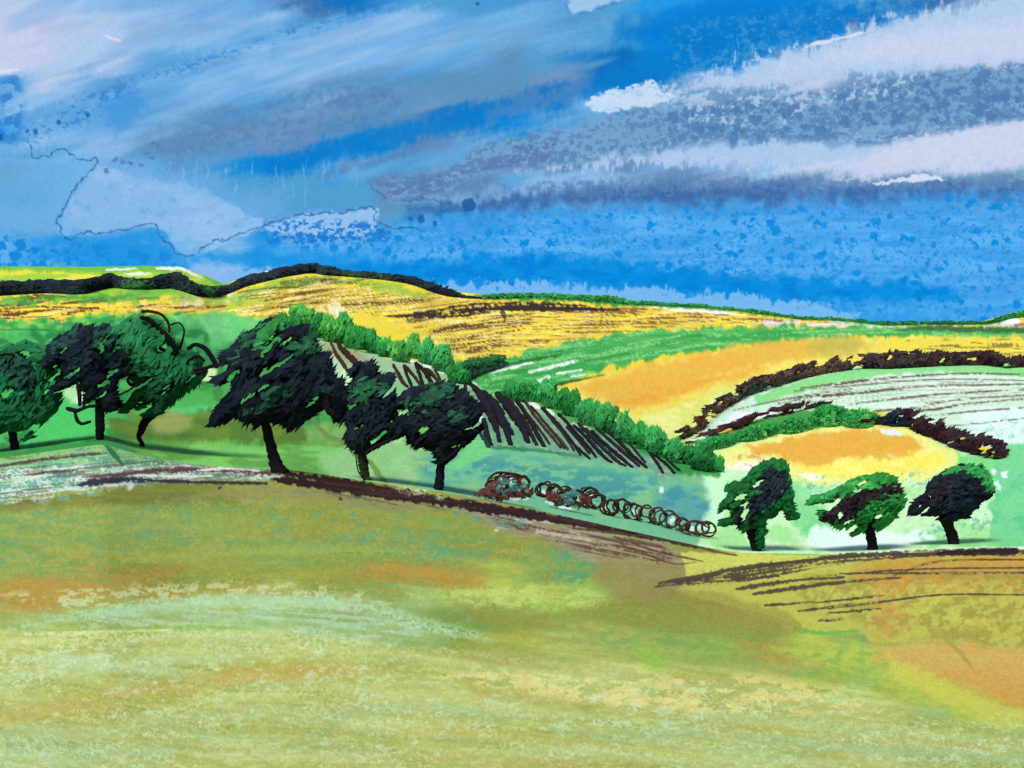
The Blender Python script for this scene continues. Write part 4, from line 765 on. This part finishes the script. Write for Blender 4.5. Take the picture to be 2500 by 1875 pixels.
tree('widest tree, black slanting crown on a straight trunk standing at the bank', (676, 1152), [(648,1035,11),(654,1060,12),(662,1090,13),(668,1115,14),(676,1140,17),(682,1158,26)],
     Z2((160,1080),(160,1040),(220,960),(200,900),(270,830),(330,760),(400,680),(480,640),(560,590),(640,560),(720,610),(725,670),(830,620),(920,605),(900,680),(1000,740),(1010,820),(1020,870),(1090,860),(1120,930),(1140,1040),(1200,1110),(1260,1190),(1240,1260),(1250,1330),(1240,1380),(1180,1380),(1150,1330),(1130,1280),(1080,1310),(1020,1340),(950,1390),(870,1430),(800,1470),(720,1420),(620,1410),(510,1450),(470,1400),(350,1350),(250,1390),(150,1440),(120,1410),(180,1290),(260,1210),(310,1120),(330,1080),(240,1080),(190,1090)),
     n=12000, size=(30, 9.5), zones=[(Z2((300,900),(380,720),(470,640),(520,700),(420,780),(350,880)), (34,80,54)), (Z2((500,700),(560,600),(700,590),(720,660),(640,760),(560,840),(520,780)), (44,112,58)), (Z2((880,680),(1000,740),(1010,860),(900,860),(800,800)), (34,78,56)), (Z2((560,1200),(760,1100),(800,1150),(600,1300),(400,1330)), (32,66,56)), (Z2((950,1150),(1060,1130),(1080,1230),(960,1250)), (36,66,62))],
     holes=[Z2((510,1050),(550,990),(600,955),(590,1010),(530,1060)), Z2((620,985),(690,920),(780,880),(770,900),(680,960)), Z2((795,855),(815,830),(830,850),(810,870)), Z2((335,1285),(430,1190),(520,1150),(640,1080),(560,1150),(450,1220),(360,1290)), Z2((240,1060),(300,1010),(380,970),(340,1020),(270,1075)), Z2((1045,1345),(1090,1310),(1130,1280),(1140,1350),(1080,1360))],
     limbs=[[None]+Z2((1130,1200,60),(1150,1290,58),(1200,1340,44)), [None]+Z2((930,700,30),(860,680,34),(780,720,30))], seed=4, slits=4)
tree('black upright tree with spiky top between the widest tree and the round one', (897, 1172), Z3((352,1120,44),(355,1180,38),(365,1250,42),(375,1320,42),(395,1390,30),(425,1430,24)),
     Z3((200,665),(280,590),(290,540),(260,500),(290,455),(350,450),(372,480),(400,445),(440,450),(460,500),(495,555),(550,550),(575,525),(600,540),(605,620),(630,700),(620,770),(650,790),(620,870),(640,900),(740,920),(740,1000),(680,1050),(560,1100),(440,1160),(400,1190),(330,1170),(260,1110),(210,1060),(260,980),(250,920),(190,895),(220,790),(215,720)),
     n=6500, dirdeg=35, zones=[(Z3((300,620),(460,580),(480,680),(400,740),(300,720)), (34,84,56)), (Z3((500,620),(580,620),(580,700),(510,700)), (34,78,56))], holes=[Z3((175,830),(210,770),(250,750),(255,800),(210,830)), Z3((305,500),(325,465),(340,520),(315,530)), Z3((225,690),(255,670),(250,685)), Z3((575,935),(600,920),(620,925),(590,945)), Z3((400,1110),(440,1080),(500,1060),(440,1110))],
     tcol=(70,72,46), limbs=[[None]+Z3((400,1190,22),(470,1140,26),(580,1090,26),(680,1040,24)), [(36,32,42)]+Z3((325,1130,12),(330,1250,10),(350,1340,12),(400,1410,14))], seed=5, slits=4)
tree('round black tree standing alone on a straight trunk beside the looped brambles', (1070, 1196), Z3((1015,1160,46),(1020,1220,42),(1022,1300,36),(1015,1400,38),(1008,1470,42),(1000,1500,46)),
     Z3((640,800),(680,720),(760,670),(860,640),(960,635),(1060,615),(1130,640),(1210,700),(1280,770),(1350,810),(1400,860),(1370,900),(1330,960),(1360,1000),(1300,1060),(1230,1120),(1150,1190),(1090,1240),(1050,1280),(1000,1260),(985,1190),(900,1130),(820,1110),(760,1060),(730,1000),(745,930),(700,920),(740,880),(760,830),(700,800)),
     n=8500, dirdeg=28, zones=[(Z3((840,660),(1050,640),(1100,700),(960,800),(840,840),(800,760)), (34,74,54)), (Z3((1060,860),(1200,840),(1200,920),(1080,940)), (36,72,56)), (Z3((700,800),(840,740),(860,820),(760,880)), (34,72,56))], holes=[Z3((820,1030),(860,990),(940,970),(900,1010),(840,1035)), Z3((645,895),(700,860),(760,800),(765,850),(720,910)), Z3((1335,940),(1380,860),(1400,880),(1370,960))],
     tcol=(34,36,46), limbs=[[None]+Z3((1070,1240,26),(1150,1170,22),(1240,1080,16))], seed=6, slits=2)
tree('leftmost of the three small right-hand trees, green ragged crown with a black slanting heart', (1844, 1345), Z5((556,1400,26),(570,1460,27),(590,1530,28),(612,1590,26)),
     Z5((590,1090),(660,1050),(740,1040),(785,1080),(800,1150),(820,1230),(810,1300),(850,1370),(850,1395),(815,1400),(760,1350),(700,1380),(640,1410),(650,1500),(645,1570),(620,1560),(600,1450),(540,1470),(505,1450),(490,1420),(400,1435),(400,1400),(460,1370),(440,1330),(380,1345),(385,1300),(410,1280),(440,1240),(420,1210),(470,1175),(530,1150)),
     n=5000, size=(17, 7), col=(26,88,44), zones=[(Z5((600,1150),(660,1100),(730,1095),(790,1150),(770,1230),(700,1300),(620,1380),(530,1420),(470,1390),(550,1300),(600,1220)), (30,36,46))], holes=[Z5((470,1285),(500,1255),(550,1245),(520,1275)), Z5((740,1360),(765,1345),(778,1355),(750,1368)), Z5((500,1320),(540,1300),(560,1290),(530,1325))], seed=7, slits=3)
tree('middle of the three small right-hand trees, flat green crown with a brown eye-shaped patch', (2132, 1342), Z5((1278,1420,28),(1290,1480,30),(1300,1540,30),(1306,1578,32)),
     Z5((905,1310),(930,1275),(1010,1240),(1100,1200),(1180,1160),(1280,1135),(1390,1125),(1450,1170),(1470,1240),(1500,1300),(1450,1360),(1390,1420),(1340,1460),(1290,1420),(1240,1470),(1190,1500),(1180,1480),(1240,1420),(1130,1440),(1070,1420),(1000,1395),(985,1360),(1040,1300),(960,1300),(920,1320)),
     n=5200, size=(17, 7), dirdeg=24, col=(36,112,48), zones=[(Z5((990,1380),(1020,1310),(1090,1260),(1200,1240),(1320,1205),(1430,1195),(1455,1230),(1370,1260),(1290,1290),(1230,1350),(1130,1410),(1030,1410)), (36,30,34)), (Z5((1150,1180),(1260,1150),(1300,1200),(1200,1220)), (64,148,70)), (Z5((905,1310),(1050,1210),(1150,1180),(1100,1240),(960,1290)), (48,128,76))],
     holes=[Z5((1020,1350),(1050,1300),(1110,1270),(1080,1310),(1035,1355)), Z5((1085,1380),(1120,1355),(1130,1365),(1100,1392)), Z5((1180,1230),(1240,1215),(1200,1238))], seed=8, slits=3)
tree('rightmost of the three small right-hand trees, black lens-shaped crown with a soft green top', (2333, 1328), Z5((1735,1375,42),(1760,1440,34),(1780,1490,32),(1795,1545,34)),
     Z5((1518,1355),(1520,1315),(1590,1260),(1640,1180),(1700,1130),(1780,1085),(1870,1070),(1950,1080),(2010,1150),(2025,1240),(1960,1300),(1890,1350),(1830,1390),(1740,1400),(1700,1400),(1690,1375),(1620,1375),(1560,1375)),
     n=5200, size=(17, 7), dirdeg=30, zones=[(Z5((1690,1120),(1800,1070),(1940,1065),(2030,1150),(2030,1250),(1970,1230),(1950,1160),(1850,1120),(1760,1120)), (44,122,62)), (Z5((1600,1260),(1720,1180),(1800,1200),(1700,1290),(1620,1320)), (34,30,38))], holes=[Z5((1630,1260),(1640,1245),(1655,1255),(1640,1270)), Z5((1575,1320),(1585,1300),(1600,1315))], seed=9, slits=2)

# hedges that follow the ground
def strip(path):
    P = cr(path, 6); return [(q[0], q[1]-q[2]/2) for q in P] + [(q[0], q[1]+q[2]/2) for q in P][::-1], P
def hedge(name, label, cat, path, n, col, size, dirdeg, zones=(), holes=(), seed=0, thick=None, group=None, spread=30, mat=None, ragged=4., jit=.18, slits=0):
    poly, P = strip(path); o = np.argsort(P[:, 0]); gx, gy, gw = P[o, 0], P[o, 1], P[o, 2]
    def Df(x, y): return depth(x, np.interp(x, gx, gy) + np.interp(x, gx, gw)*.45)
    rr = random.Random(seed); holes = list(holes)
    for _ in range(slits):
        i = rr.randrange(2, len(P)-2); x, y = P[i, 0], P[i, 1] + rr.uniform(-.42, .42)*P[i, 2]; l = rr.uniform(6, 15); h = rr.uniform(1.5, 4); a = math.radians(dirdeg+rr.uniform(-15, 15)); c, s_ = math.cos(a), -math.sin(a)
        holes.append([(x-c*l, y-s_*l), (x-s_*h, y+c*h), (x+c*l, y+s_*l), (x+s_*h, y-c*h)])
    Dm = float(Df(gx[len(gx)//2], 0)); t = thick or gw.mean()*Dm/F*.5
    ob = foliage(name, poly, lambda x, y: Df(x, y) - t*.3, t, n, dirdeg, size, col, zones, holes, mat or M_FARLEAF, None, seed, spread=spread, curve=False, edge=gw.mean()*.45, ragged=ragged, jit=jit)
    return tag(ob, label, cat, group)
hedge('ridge_hedge', 'long dark woodland hedge running over the hilltop at the skyline, behind the yellow field', 'hedge',
      [(-300,712,36),(-60,708,36),(30,704,34),(110,700,34),(190,702,36),(235,694,34),(270,686,36),(310,694,26),(360,694,28),(420,686,40),(450,696,36),(480,708,30),(520,712,26),(560,706,22),(600,688,26),(650,676,24),(700,664,24),(760,655,24),(790,661,22),(840,668,15),(900,672,16),(960,679,16),(1010,687,20),(1050,702,20),(1090,715,16),(1130,723,9),(1180,728,4)],
      19000, (32,42,50), (14, 5), 8, zones=[([(300,684),(340,690),(380,700),(330,712),(300,702)], (50,96,56)), ([(485,700),(520,702),(515,716),(490,716)], (40,92,50)), ([(830,662),(960,676),(960,684),(830,674)], (40,66,48))], seed=20, ragged=2, spread=9, jit=.08)
hedge('skyline_hedge', 'thin green hedge along the far skyline right of the dark woodland hedge', 'hedge',
      [(1180,727,9),(1260,722,14),(1350,724,13),(1430,728,16),(1480,730,17),(1540,739,10),(1640,744,8),(1740,750,8),(1850,762,8),(1960,777,8),(2060,780,7),(2160,790,9),(2260,789,8),(2400,788,8),(2440,780,12),(2480,770,14),(2560,770,14),(2800,788,10)],
      6000, (40,112,56), (9, 4), 4, seed=21, ragged=2)
hedge('brown_hedge', 'dark brown hedge arching over the top of the pale ploughed field', 'hedge',
      [(1648,1072,12),(1680,1052,26),(1720,1022,40),(1750,996,34),(1790,972,28),(1840,944,34),(1900,926,32),(1960,908,34),(2020,896,32),(2075,890,28),(2130,884,34),(2170,882,40),(2230,880,38),(2300,878,34),(2370,876,34),(2420,878,30),(2460,886,26),(2500,886,22),(2620,890,22)],
      12000, (52,40,42), (15, 6), 22, holes=[[(2068,908),(2090,896),(2102,900),(2080,910)], [(1722,1020),(1734,1000),(1740,1012),(1728,1030)], [(1868,948),(1880,940),(1884,948)], [(2075,885),(2085,888),(2078,892)], [(2360,876),(2378,874),(2370,880)]],
      zones=[([(1660,1060),(1720,1010),(1780,970),(1900,915),(2060,885),(2060,900),(1900,940),(1780,990),(1700,1060)], (78,62,52)), ([(1790,975),(1860,940),(1960,925),(1900,945),(1800,985)], (48,66,62))], seed=22, slits=16, ragged=7)
hedge('branch_hedge', 'low tangled brown hedge between the bleached strip and the green hedge', 'hedge',
      [(1676,1082,6),(1720,1066,16),(1770,1048,20),(1820,1030,20),(1870,1012,20),(1930,998,22),(1980,990,16),(2024,988,6)], 2600, (58,38,40), (17, 3.4), 24, seed=23, spread=14, slits=8,
      holes=[[(1700,1078),(1720,1064),(1735,1062),(1715,1076)], [(1750,1058),(1775,1046),(1790,1046),(1765,1060)], [(1830,1030),(1850,1020),(1865,1018),(1845,1032)], [(1885,1012),(1905,1004),(1915,1006),(1895,1014)], [(1935,1000),(1960,992),(1965,998),(1945,1004)]])
hedge('spiky_hedge', 'short black spiky hedge sloping down at the right edge of the pale ploughed field', 'hedge',
      [(2096,1037,6),(2150,1030,12),(2190,1024,40),(2215,1022,44),(2260,1044,40),(2300,1060,42),(2340,1076,44),(2380,1088,46),(2420,1098,46),(2445,1102,36),(2454,1104,10)], 4200, (46,32,38), (20, 5), 24, seed=24, spread=14, ragged=9, slits=12,
      holes=[[(2218,1040),(2228,1032),(2234,1036),(2222,1046)], [(2340,1072),(2350,1066),(2360,1068),(2345,1078)], [(2392,1082),(2405,1080),(2400,1088)], [(2415,1104),(2432,1102),(2425,1110)]], zones=[([(2150,1010),(2215,1015),(2215,1045),(2150,1045)], (30,44,60))])
for k, (x0, x1, y0, y1, w, lab) in enumerate([(1700,1800,1090,1072,30,'low dark green bush at the left end of the hedge above the orange mound'), (1790,1900,1070,1046,34,'green bush left of centre in the hedge above the orange mound'),
        (1890,2000,1050,1030,34,'broad green bush in the middle of the hedge above the orange mound'), (1985,2065,1018,1016,52,'tallest green bush with a pale gap over the orange mound'), (2050,2140,1024,1024,44,'round green bush with a white gap at the right end above the orange mound')]):
    holes = {3: [[(2026,1006),(2040,1002),(2042,1016),(2028,1018)], [(2028,1022),(2040,1022),(2040,1028),(2028,1028)]], 4: [[(2096,1024),(2110,1010),(2124,1014),(2124,1030),(2104,1032)]], 2: [[(1960,1022),(1970,1016),(1974,1026),(1964,1030)]], 1: [[(1862,1054),(1870,1050),(1874,1060),(1864,1062)]]}.get(k, [])
    hedge('green_bush', lab, 'bush', [(x0,y0,w*.4),(x0*.7+x1*.3,y0*.7+y1*.3,w),(x0*.3+x1*.7,y0*.3+y1*.7,w),(x1,y1,w*.45)], 1500, (38,120,58), (13, 6), 20, holes=holes, seed=30+k, group='green bushes above the orange mound', zones=[([(x0,y0+4),(x1,y1+4),(x1,y1+40),(x0,y0+40)], (56,132,66))])
hedge('dark_bush', 'long dark bush lying at the corner where the yellow field meets the green sweep', 'bush', [(1098,910,16),(1140,902,34),(1180,892,34),(1215,882,28),(1228,878,16)], 1800, (36,84,50), (16, 6), 20, seed=40)
hedge('dark_bush', 'small black bush at the top end of the vine rows below the long dark bush', 'bush', [(1130,924,12),(1150,918,20),(1180,906,14),(1240,892,6)], 500, (34,52,46), (12, 5), 24, seed=41)

# diagonal line of separate green bushes
B = [(700,792,40,46),(742,778,44,70),(778,800,30,54),(812,806,44,66),(846,806,26,66),(872,830,44,50),(906,838,40,54),(940,852,36,44),(972,862,34,46),(1010,850,34,56),(1046,862,36,64),(1080,880,38,62),(1118,918,40,40),
     (1250,958,44,46),(1300,958,38,50),(1345,968,40,66),(1392,984,40,72),(1436,1008,40,70),(1480,1022,38,80),(1528,1044,34,84),(1572,1068,34,66),(1606,1078,34,84),(1644,1104,34,56),(1684,1112,40,50),(1712,1120,40,66),(1744,1132,34,40)]
marks = ['topmost bush of the diagonal hedge, soft green just above the widest tree', 'tall blurred bush near the top of the diagonal hedge', 'narrow bush right of the tall blurred one in the diagonal hedge', 'broad bush over the brown furrows at the top of the diagonal hedge',
  'blocky upright bush where the diagonal hedge meets the striped yellow field', 'low bush sixth from the top of the diagonal hedge', 'pale-edged bush seventh from the top of the diagonal hedge', 'small bush eighth from the top of the diagonal hedge', 'small bush ninth from the top of the diagonal hedge',
  'olive bush tenth from the top of the diagonal hedge beside the white fleck', 'olive bush eleventh from the top of the diagonal hedge', 'rounded bush left of the long dark bush in the diagonal hedge', 'low bush just below the long dark bush in the diagonal hedge',
  'first bush under the green sweep in the lower diagonal hedge', 'second bush under the green sweep in the lower diagonal hedge', 'bush at the left tip of the orange field', 'fourth bush of the lower diagonal hedge, under the orange field', 'fifth bush of the lower diagonal hedge, under the orange field',
  'sixth bush of the lower diagonal hedge, under the orange field', 'tall bush at the steepest part of the lower diagonal hedge', 'bush eighth along the lower diagonal hedge, beside the pale yellow ground', 'tall narrow bush, ninth along the lower diagonal hedge', 'bush tenth along the lower diagonal hedge near the brown hedge tip',
  'dark bush just below the left tip of the brown hedge', 'dark leaning bush right of the brown hedge tip', 'lowest bush of the diagonal hedge, next to the mint clearing']
for k, ((x, y, w, h), lab) in enumerate(zip(B, marks)):
    yb = y + h*.45; D = float(depth(x, yb)); r = random.Random(k)
    pol = []
    for t in np.linspace(0, 2*math.pi, 12)[:-1]:
        f = 1 + r.uniform(-.26, .22); pol.append((x + math.cos(t)*w*.62*f + (w*.12 if math.sin(t) > 0 else -w*.05), y + math.sin(t)*h*.5*f))
    root = empty('green_bush', [float(v) for v in pt(x, yb, D)]); tag(root, lab, 'bush', 'green bushes of the diagonal hedge'); h *= .9
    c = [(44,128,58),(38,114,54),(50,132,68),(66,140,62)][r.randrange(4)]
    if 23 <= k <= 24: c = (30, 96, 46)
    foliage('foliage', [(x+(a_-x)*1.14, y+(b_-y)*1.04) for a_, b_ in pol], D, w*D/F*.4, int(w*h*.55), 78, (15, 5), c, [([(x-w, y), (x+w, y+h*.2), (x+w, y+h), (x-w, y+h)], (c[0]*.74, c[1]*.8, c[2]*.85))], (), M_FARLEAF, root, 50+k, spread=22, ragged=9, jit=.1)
    limb('stem', [(x, y+h*.1, 3), (x+1, y+h*.3, 3), (x+1, yb+3, 3.5)], (52,50,40), D, root, seed=k)

# vine rows: dark clipped rows running down the pale slope
VC = (42,34,42); VB = (70,42,34)
rows = [(Z2((1130,740,10),(1180,850,20),(1230,920,22),(1270,985,14)), (80,50,34), 'pale brown furrow row at the top of the slope, left of its thicker neighbour'),
  (Z2((1180,720,12),(1210,780,26),(1270,850,34),(1340,920,38),(1380,990,34)), (66,42,34), 'thick brown row at the top of the slope above the spiky-topped tree'),
  (Z2((1660,935,14),(1700,1010,18),(1740,1080,22),(1780,1120,14)), VB, 'first leg of the zigzag vine row right of the spiky-topped tree'),
  (Z2((1750,940,14),(1770,1010,16),(1800,1080,16),(1820,1135,12)), VC, 'second leg of the zigzag vine row'), (Z2((1755,945,16),(1800,990,18),(1850,1050,16),(1890,1110,12)), VB, 'third leg of the zigzag vine row'),
  (Z2((1850,920,18),(1870,990,18),(1895,1060,18),(1915,1120,14)), VC, 'fourth leg of the zigzag vine row, the tallest'), (Z2((1865,930,18),(1930,1000,26),(1965,1060,22),(1995,1115,14)), VC, 'fifth leg of the zigzag vine row'),
  (Z2((1930,975,24),(1970,1000,24),(2010,1040,18),(2050,1090,12)), VB, 'sixth leg of the zigzag vine row'), (Z2((2015,985,14),(2040,1030,14),(2065,1095,12)), VB, 'last short leg of the zigzag vine row above the round tree'),
  (Z4((375,790,12),(375,840,12),(385,880,12),(400,910,10)), VC, 'first short vine row under the black bush'), (Z4((375,790,12),(420,830,14),(470,880,18),(540,960,20),(600,1050,22),(660,1160,18),(680,1230,14)), VC, 'long vine row starting under the black bush'),
  (Z4((440,860,18),(480,900,26),(520,980,30),(560,1060,26),(590,1140,14),(605,1210,12)), VC, 'thick black vine row right of the round tree'), (Z4((490,880,20),(560,950,30),(610,1040,32),(650,1110,26),(690,1160,16)), (38,34,46), 'broadest black vine row right of the round tree'),
  (Z4((500,1060,14),(510,1120,18),(530,1180,16),(545,1230,14)), VC, 'short vine row touching the crown of the round tree'), (Z4((480,1160,10),(510,1200,14),(530,1245,12)), (44,66,70), 'shortest blue-grey vine row beside the round tree trunk'),
  (Z4((590,890,18),(640,950,26),(700,1030,30),(760,1120,26),(800,1215,14)), VC, 'wide black vine row in the middle of the slope'), (Z4((610,885,14),(680,960,24),(740,1040,24),(790,1110,18),(830,1180,12),(855,1230,10)), (50,36,38), 'wide brown-black vine row right of the middle one'),
  (Z4((690,890,10),(740,960,13),(800,1050,13),(850,1140,14),(905,1240,12)), VC, 'vine row reaching down past the middle ones'), (Z4((735,940,8),(800,1030,10),(870,1120,10),(945,1225,9)), VB, 'thin brown vine row, first right of the dark mass'),
  (Z4((780,940,11),(840,1030,12),(920,1130,12),(980,1200,11),(1020,1250,9)), (80,56,52), 'reddish vine row, second right of the dark mass'), (Z4((850,1000,8),(920,1090,11),(1000,1180,12),(1070,1262,9)), (92,62,56), 'reddish vine row, third right of the dark mass'),
  (Z4((895,985,14),(930,1020,15),(1000,1090,12),(1080,1190,12),(1155,1300,9)), VC, 'vine row starting at the white fleck on the hedge line'), (Z4((960,1070,9),(1040,1150,13),(1120,1240,13),(1215,1325,9)), VC, 'vine row after the one at the white fleck'),
  (Z4((1010,1030,15),(1060,1080,14),(1130,1160,14),(1200,1240,14),(1260,1315,10)), VC, 'vine row with a thick top by the second white fleck'), (Z4((1110,1100,12),(1180,1170,16),(1260,1260,18),(1330,1330,14),(1365,1350,9)), VC, 'first of the six heavy vine rows on the lower slope'),
  (Z4((1140,1090,12),(1230,1180,16),(1330,1280,18),(1425,1362,11)), (48,44,54), 'second of the six heavy vine rows on the lower slope'), (Z4((1230,1140,12),(1310,1220,16),(1400,1300,18),(1500,1380,12)), VC, 'third of the six heavy vine rows on the lower slope'),
  (Z4((1260,1120,12),(1350,1200,15),(1450,1290,16),(1550,1375,10)), (48,44,54), 'fourth of the six heavy vine rows on the lower slope'), (Z4((1310,1120,14),(1400,1200,15),(1500,1300,16),(1600,1385,10)), VC, 'fifth of the six heavy vine rows on the lower slope'),
  (Z4((1420,1170,10),(1480,1220,12),(1540,1290,12),(1590,1350,9)), (44,60,66), 'blue-grey last of the six heavy vine rows on the lower slope'), (Z4((1605,1260,13),(1640,1310,13),(1680,1370,12),(1710,1420,11)), VC, 'third vine row from the lower end of the slope'),
  (Z4((1610,1262,10),(1680,1320,11),(1740,1370,12),(1785,1422,12)), VC, 'second vine row from the lower end of the slope'), (Z4((1730,1320,8),(1770,1360,10),(1822,1405,10)), (50,46,52), 'last small vine row at the lower end of the slope'),
  (Z4((820,970,8),(900,1070,9),(980,1165,9),(1045,1255,8)), (74,48,46), 'hair-thin vine row squeezed between the two reddish ones'), (Z4((1060,1110,9),(1140,1200,10),(1215,1290,9)), (48,40,50), 'thin vine row just left of the six heavy ones'),
  (Z4((1190,1120,8),(1290,1230,10),(1380,1330,10),(1460,1375,8)), (50,42,46), 'thin vine row squeezed between the second and third heavy ones'), (Z4((1370,1160,9),(1450,1245,10),(1530,1330,9)), (46,56,62), 'thin slate vine row beside the blue-grey one'),
  (Z4((930,1030,8),(1000,1110,10),(1060,1190,9),(1110,1270,8)), (60,44,48), 'thin vine row just right of the third reddish one')]
for k, (pts, c, lab) in enumerate(rows):
    P = cr(pts, 4); r = random.Random(k)
    xs_ = [q[0] for q in P]
    D0 = float(depth(P[0][0], P[0][1]+2))
    low = lambda x, y: float(depth(x, y + 3))
    if 10 <= k <= 17: pts = [(q[0], q[1], q[2]*1.35) for q in pts]
    pts = [(q[0], q[1], q[2]*.82) for q in pts]
    o = limb('vine_row', pts, c, low, None, M_FARLEAF, 80+k, n=7, rough=.34, sides=8)
    tag(o, lab, 'vine row', 'dark vine rows on the pale slope')
# bramble coils at the foot of the meadow
BC = (74,48,44)
coils = [(1230,1178,46,28),(1262,1182,36,26),(1215,1190,26,18),(1330,1195,20,18),(1355,1202,18,20),(1385,1212,22,22),(1412,1216,17,19),(1440,1204,20,14),(1455,1222,22,20),(1492,1238,20,20),(1520,1234,20,19),(1548,1246,22,22),(1578,1252,22,22),(1608,1260,21,21),(1638,1268,22,22),(1668,1280,17,18),(1700,1288,34,20),(1724,1290,24,19)]
labs = ['largest brown bramble arch, first from the left of the coils', 'wide bramble arch inside the largest mound', 'small bramble arch low at the left end of the coils', 'bramble coil just right of the big mound', 'second bramble coil right of the big mound', 'dense teal-filled bramble coil', 'bramble coil next to the dense teal-filled one',
  'bramble coil lifted above its neighbours', 'bramble coil under the lifted one', 'tenth bramble coil from the left', 'eleventh bramble coil from the left', 'open bramble coil, seventh from the right end', 'open bramble coil, sixth from the right end', 'open bramble coil, fifth from the right end', 'open bramble coil, fourth from the right end', 'small bramble coil before the last wide pair', 'wide oval bramble coil with an open pale centre', 'last bramble coil at the right end by the yellow ground']
for k, ((x, y, rx, ry), lab) in enumerate(zip(coils, labs)):
    r = random.Random(k+9); D = float(depth_far(x, min(y+ry, crest(x)-1))) - 1.0
    pts = []
    turns = 3.4 if k < 10 else 2.3
    for t in np.linspace(0, turns*2*math.pi, int(turns*12)):
        f = 1 + r.uniform(-.12, .12) - .3*(.5+.5*math.sin(t/2.3+k)); pts.append((x + math.cos(t+2)*rx*f + 5*math.sin(t*.4+k), y + math.sin(t+2)*ry*f + 3*math.sin(t*.7), r.uniform(1.5, 3.2)))
    o = limb('bramble_coil', pts, BC if k < 12 else (92,70,54), D, None, M_BARK, 120+k, n=3, rough=.2, sides=6, off=(-.25, .35))
    tag(o, lab, 'bramble', 'brown bramble coils along the meadow foot')
for k, (pol, lab, zn) in enumerate([([(1160,1212),(1190,1184),(1225,1167),(1270,1174),(1300,1192),(1296,1212),(1262,1214),(1222,1222)], 'red-brown bramble mound with teal leaves under the largest arches', [(1210,1182),(1250,1172),(1290,1192),(1240,1202)]),
        ([(1330,1196),(1362,1206),(1390,1200),(1420,1206),(1440,1222),(1438,1238),(1370,1234),(1340,1222)], 'lower brown and teal bramble clump in the middle of the coils', [(1370,1202),(1410,1200),(1410,1225),(1370,1225)])]):
    D = float(depth_far(pol[0][0]+50, 1222 if k == 0 else 1243)) - 1.2; root = empty('bramble_bush', [float(v) for v in pt(pol[0][0]+60, 1224, D)]); tag(root, lab, 'bramble')
    foliage('foliage', pol, D, .8, 420 if k == 0 else 300, 10, (13, 4.5), (80,48,46), [(zn, (60,104,100))], [[(1230,1186),(1248,1178),(1256,1182),(1238,1192)]] if k == 0 else [[(1395,1216),(1412,1212),(1410,1226)]], M_LEAF, root, 77+k, spread=60)
# ------------------------------------------------------------------ light and camera
w = bpy.data.worlds.new('World'); SC.world = w; w.use_nodes = True; nt = w.node_tree
sky = nt.nodes.new('ShaderNodeTexSky'); sky.sky_type = 'NISHITA'; sky.sun_disc = False; sky.sun_elevation = math.radians(57); sky.sun_rotation = math.radians(205)
bg = nt.nodes['Background']; nt.links.new(sky.outputs[0], bg.inputs[0]); bg.inputs[1].default_value = .1
su = bpy.data.lights.new('sun', 'SUN'); su.energy = 3.5; su.angle = math.radians(20); su.color = (1, .95, .87)
so = bpy.data.objects.new('sun', su); COL.objects.link(so)
from mathutils import Vector
az, el = math.radians(205), math.radians(57)      # behind the camera, a little to the left
to_sun = Vector((math.sin(az)*math.cos(el), math.cos(az)*math.cos(el), math.sin(el)))
so.rotation_euler = (-to_sun).to_track_quat('-Z', 'Y').to_euler()
cd = bpy.data.cameras.new('camera'); cd.sensor_width = 36; cd.lens = 36*F/2500.; cd.clip_end = 20000; cd.clip_start = .1
co = bpy.data.objects.new('camera', cd); COL.objects.link(co); co.rotation_euler = (math.pi/2 - PITCH, 0, 0); SC.camera = co
SC.view_settings.view_transform = 'Standard'; SC.view_settings.look = 'None'; SC.view_settings.exposure = EXPOSURE; SC.view_settings.gamma = 1
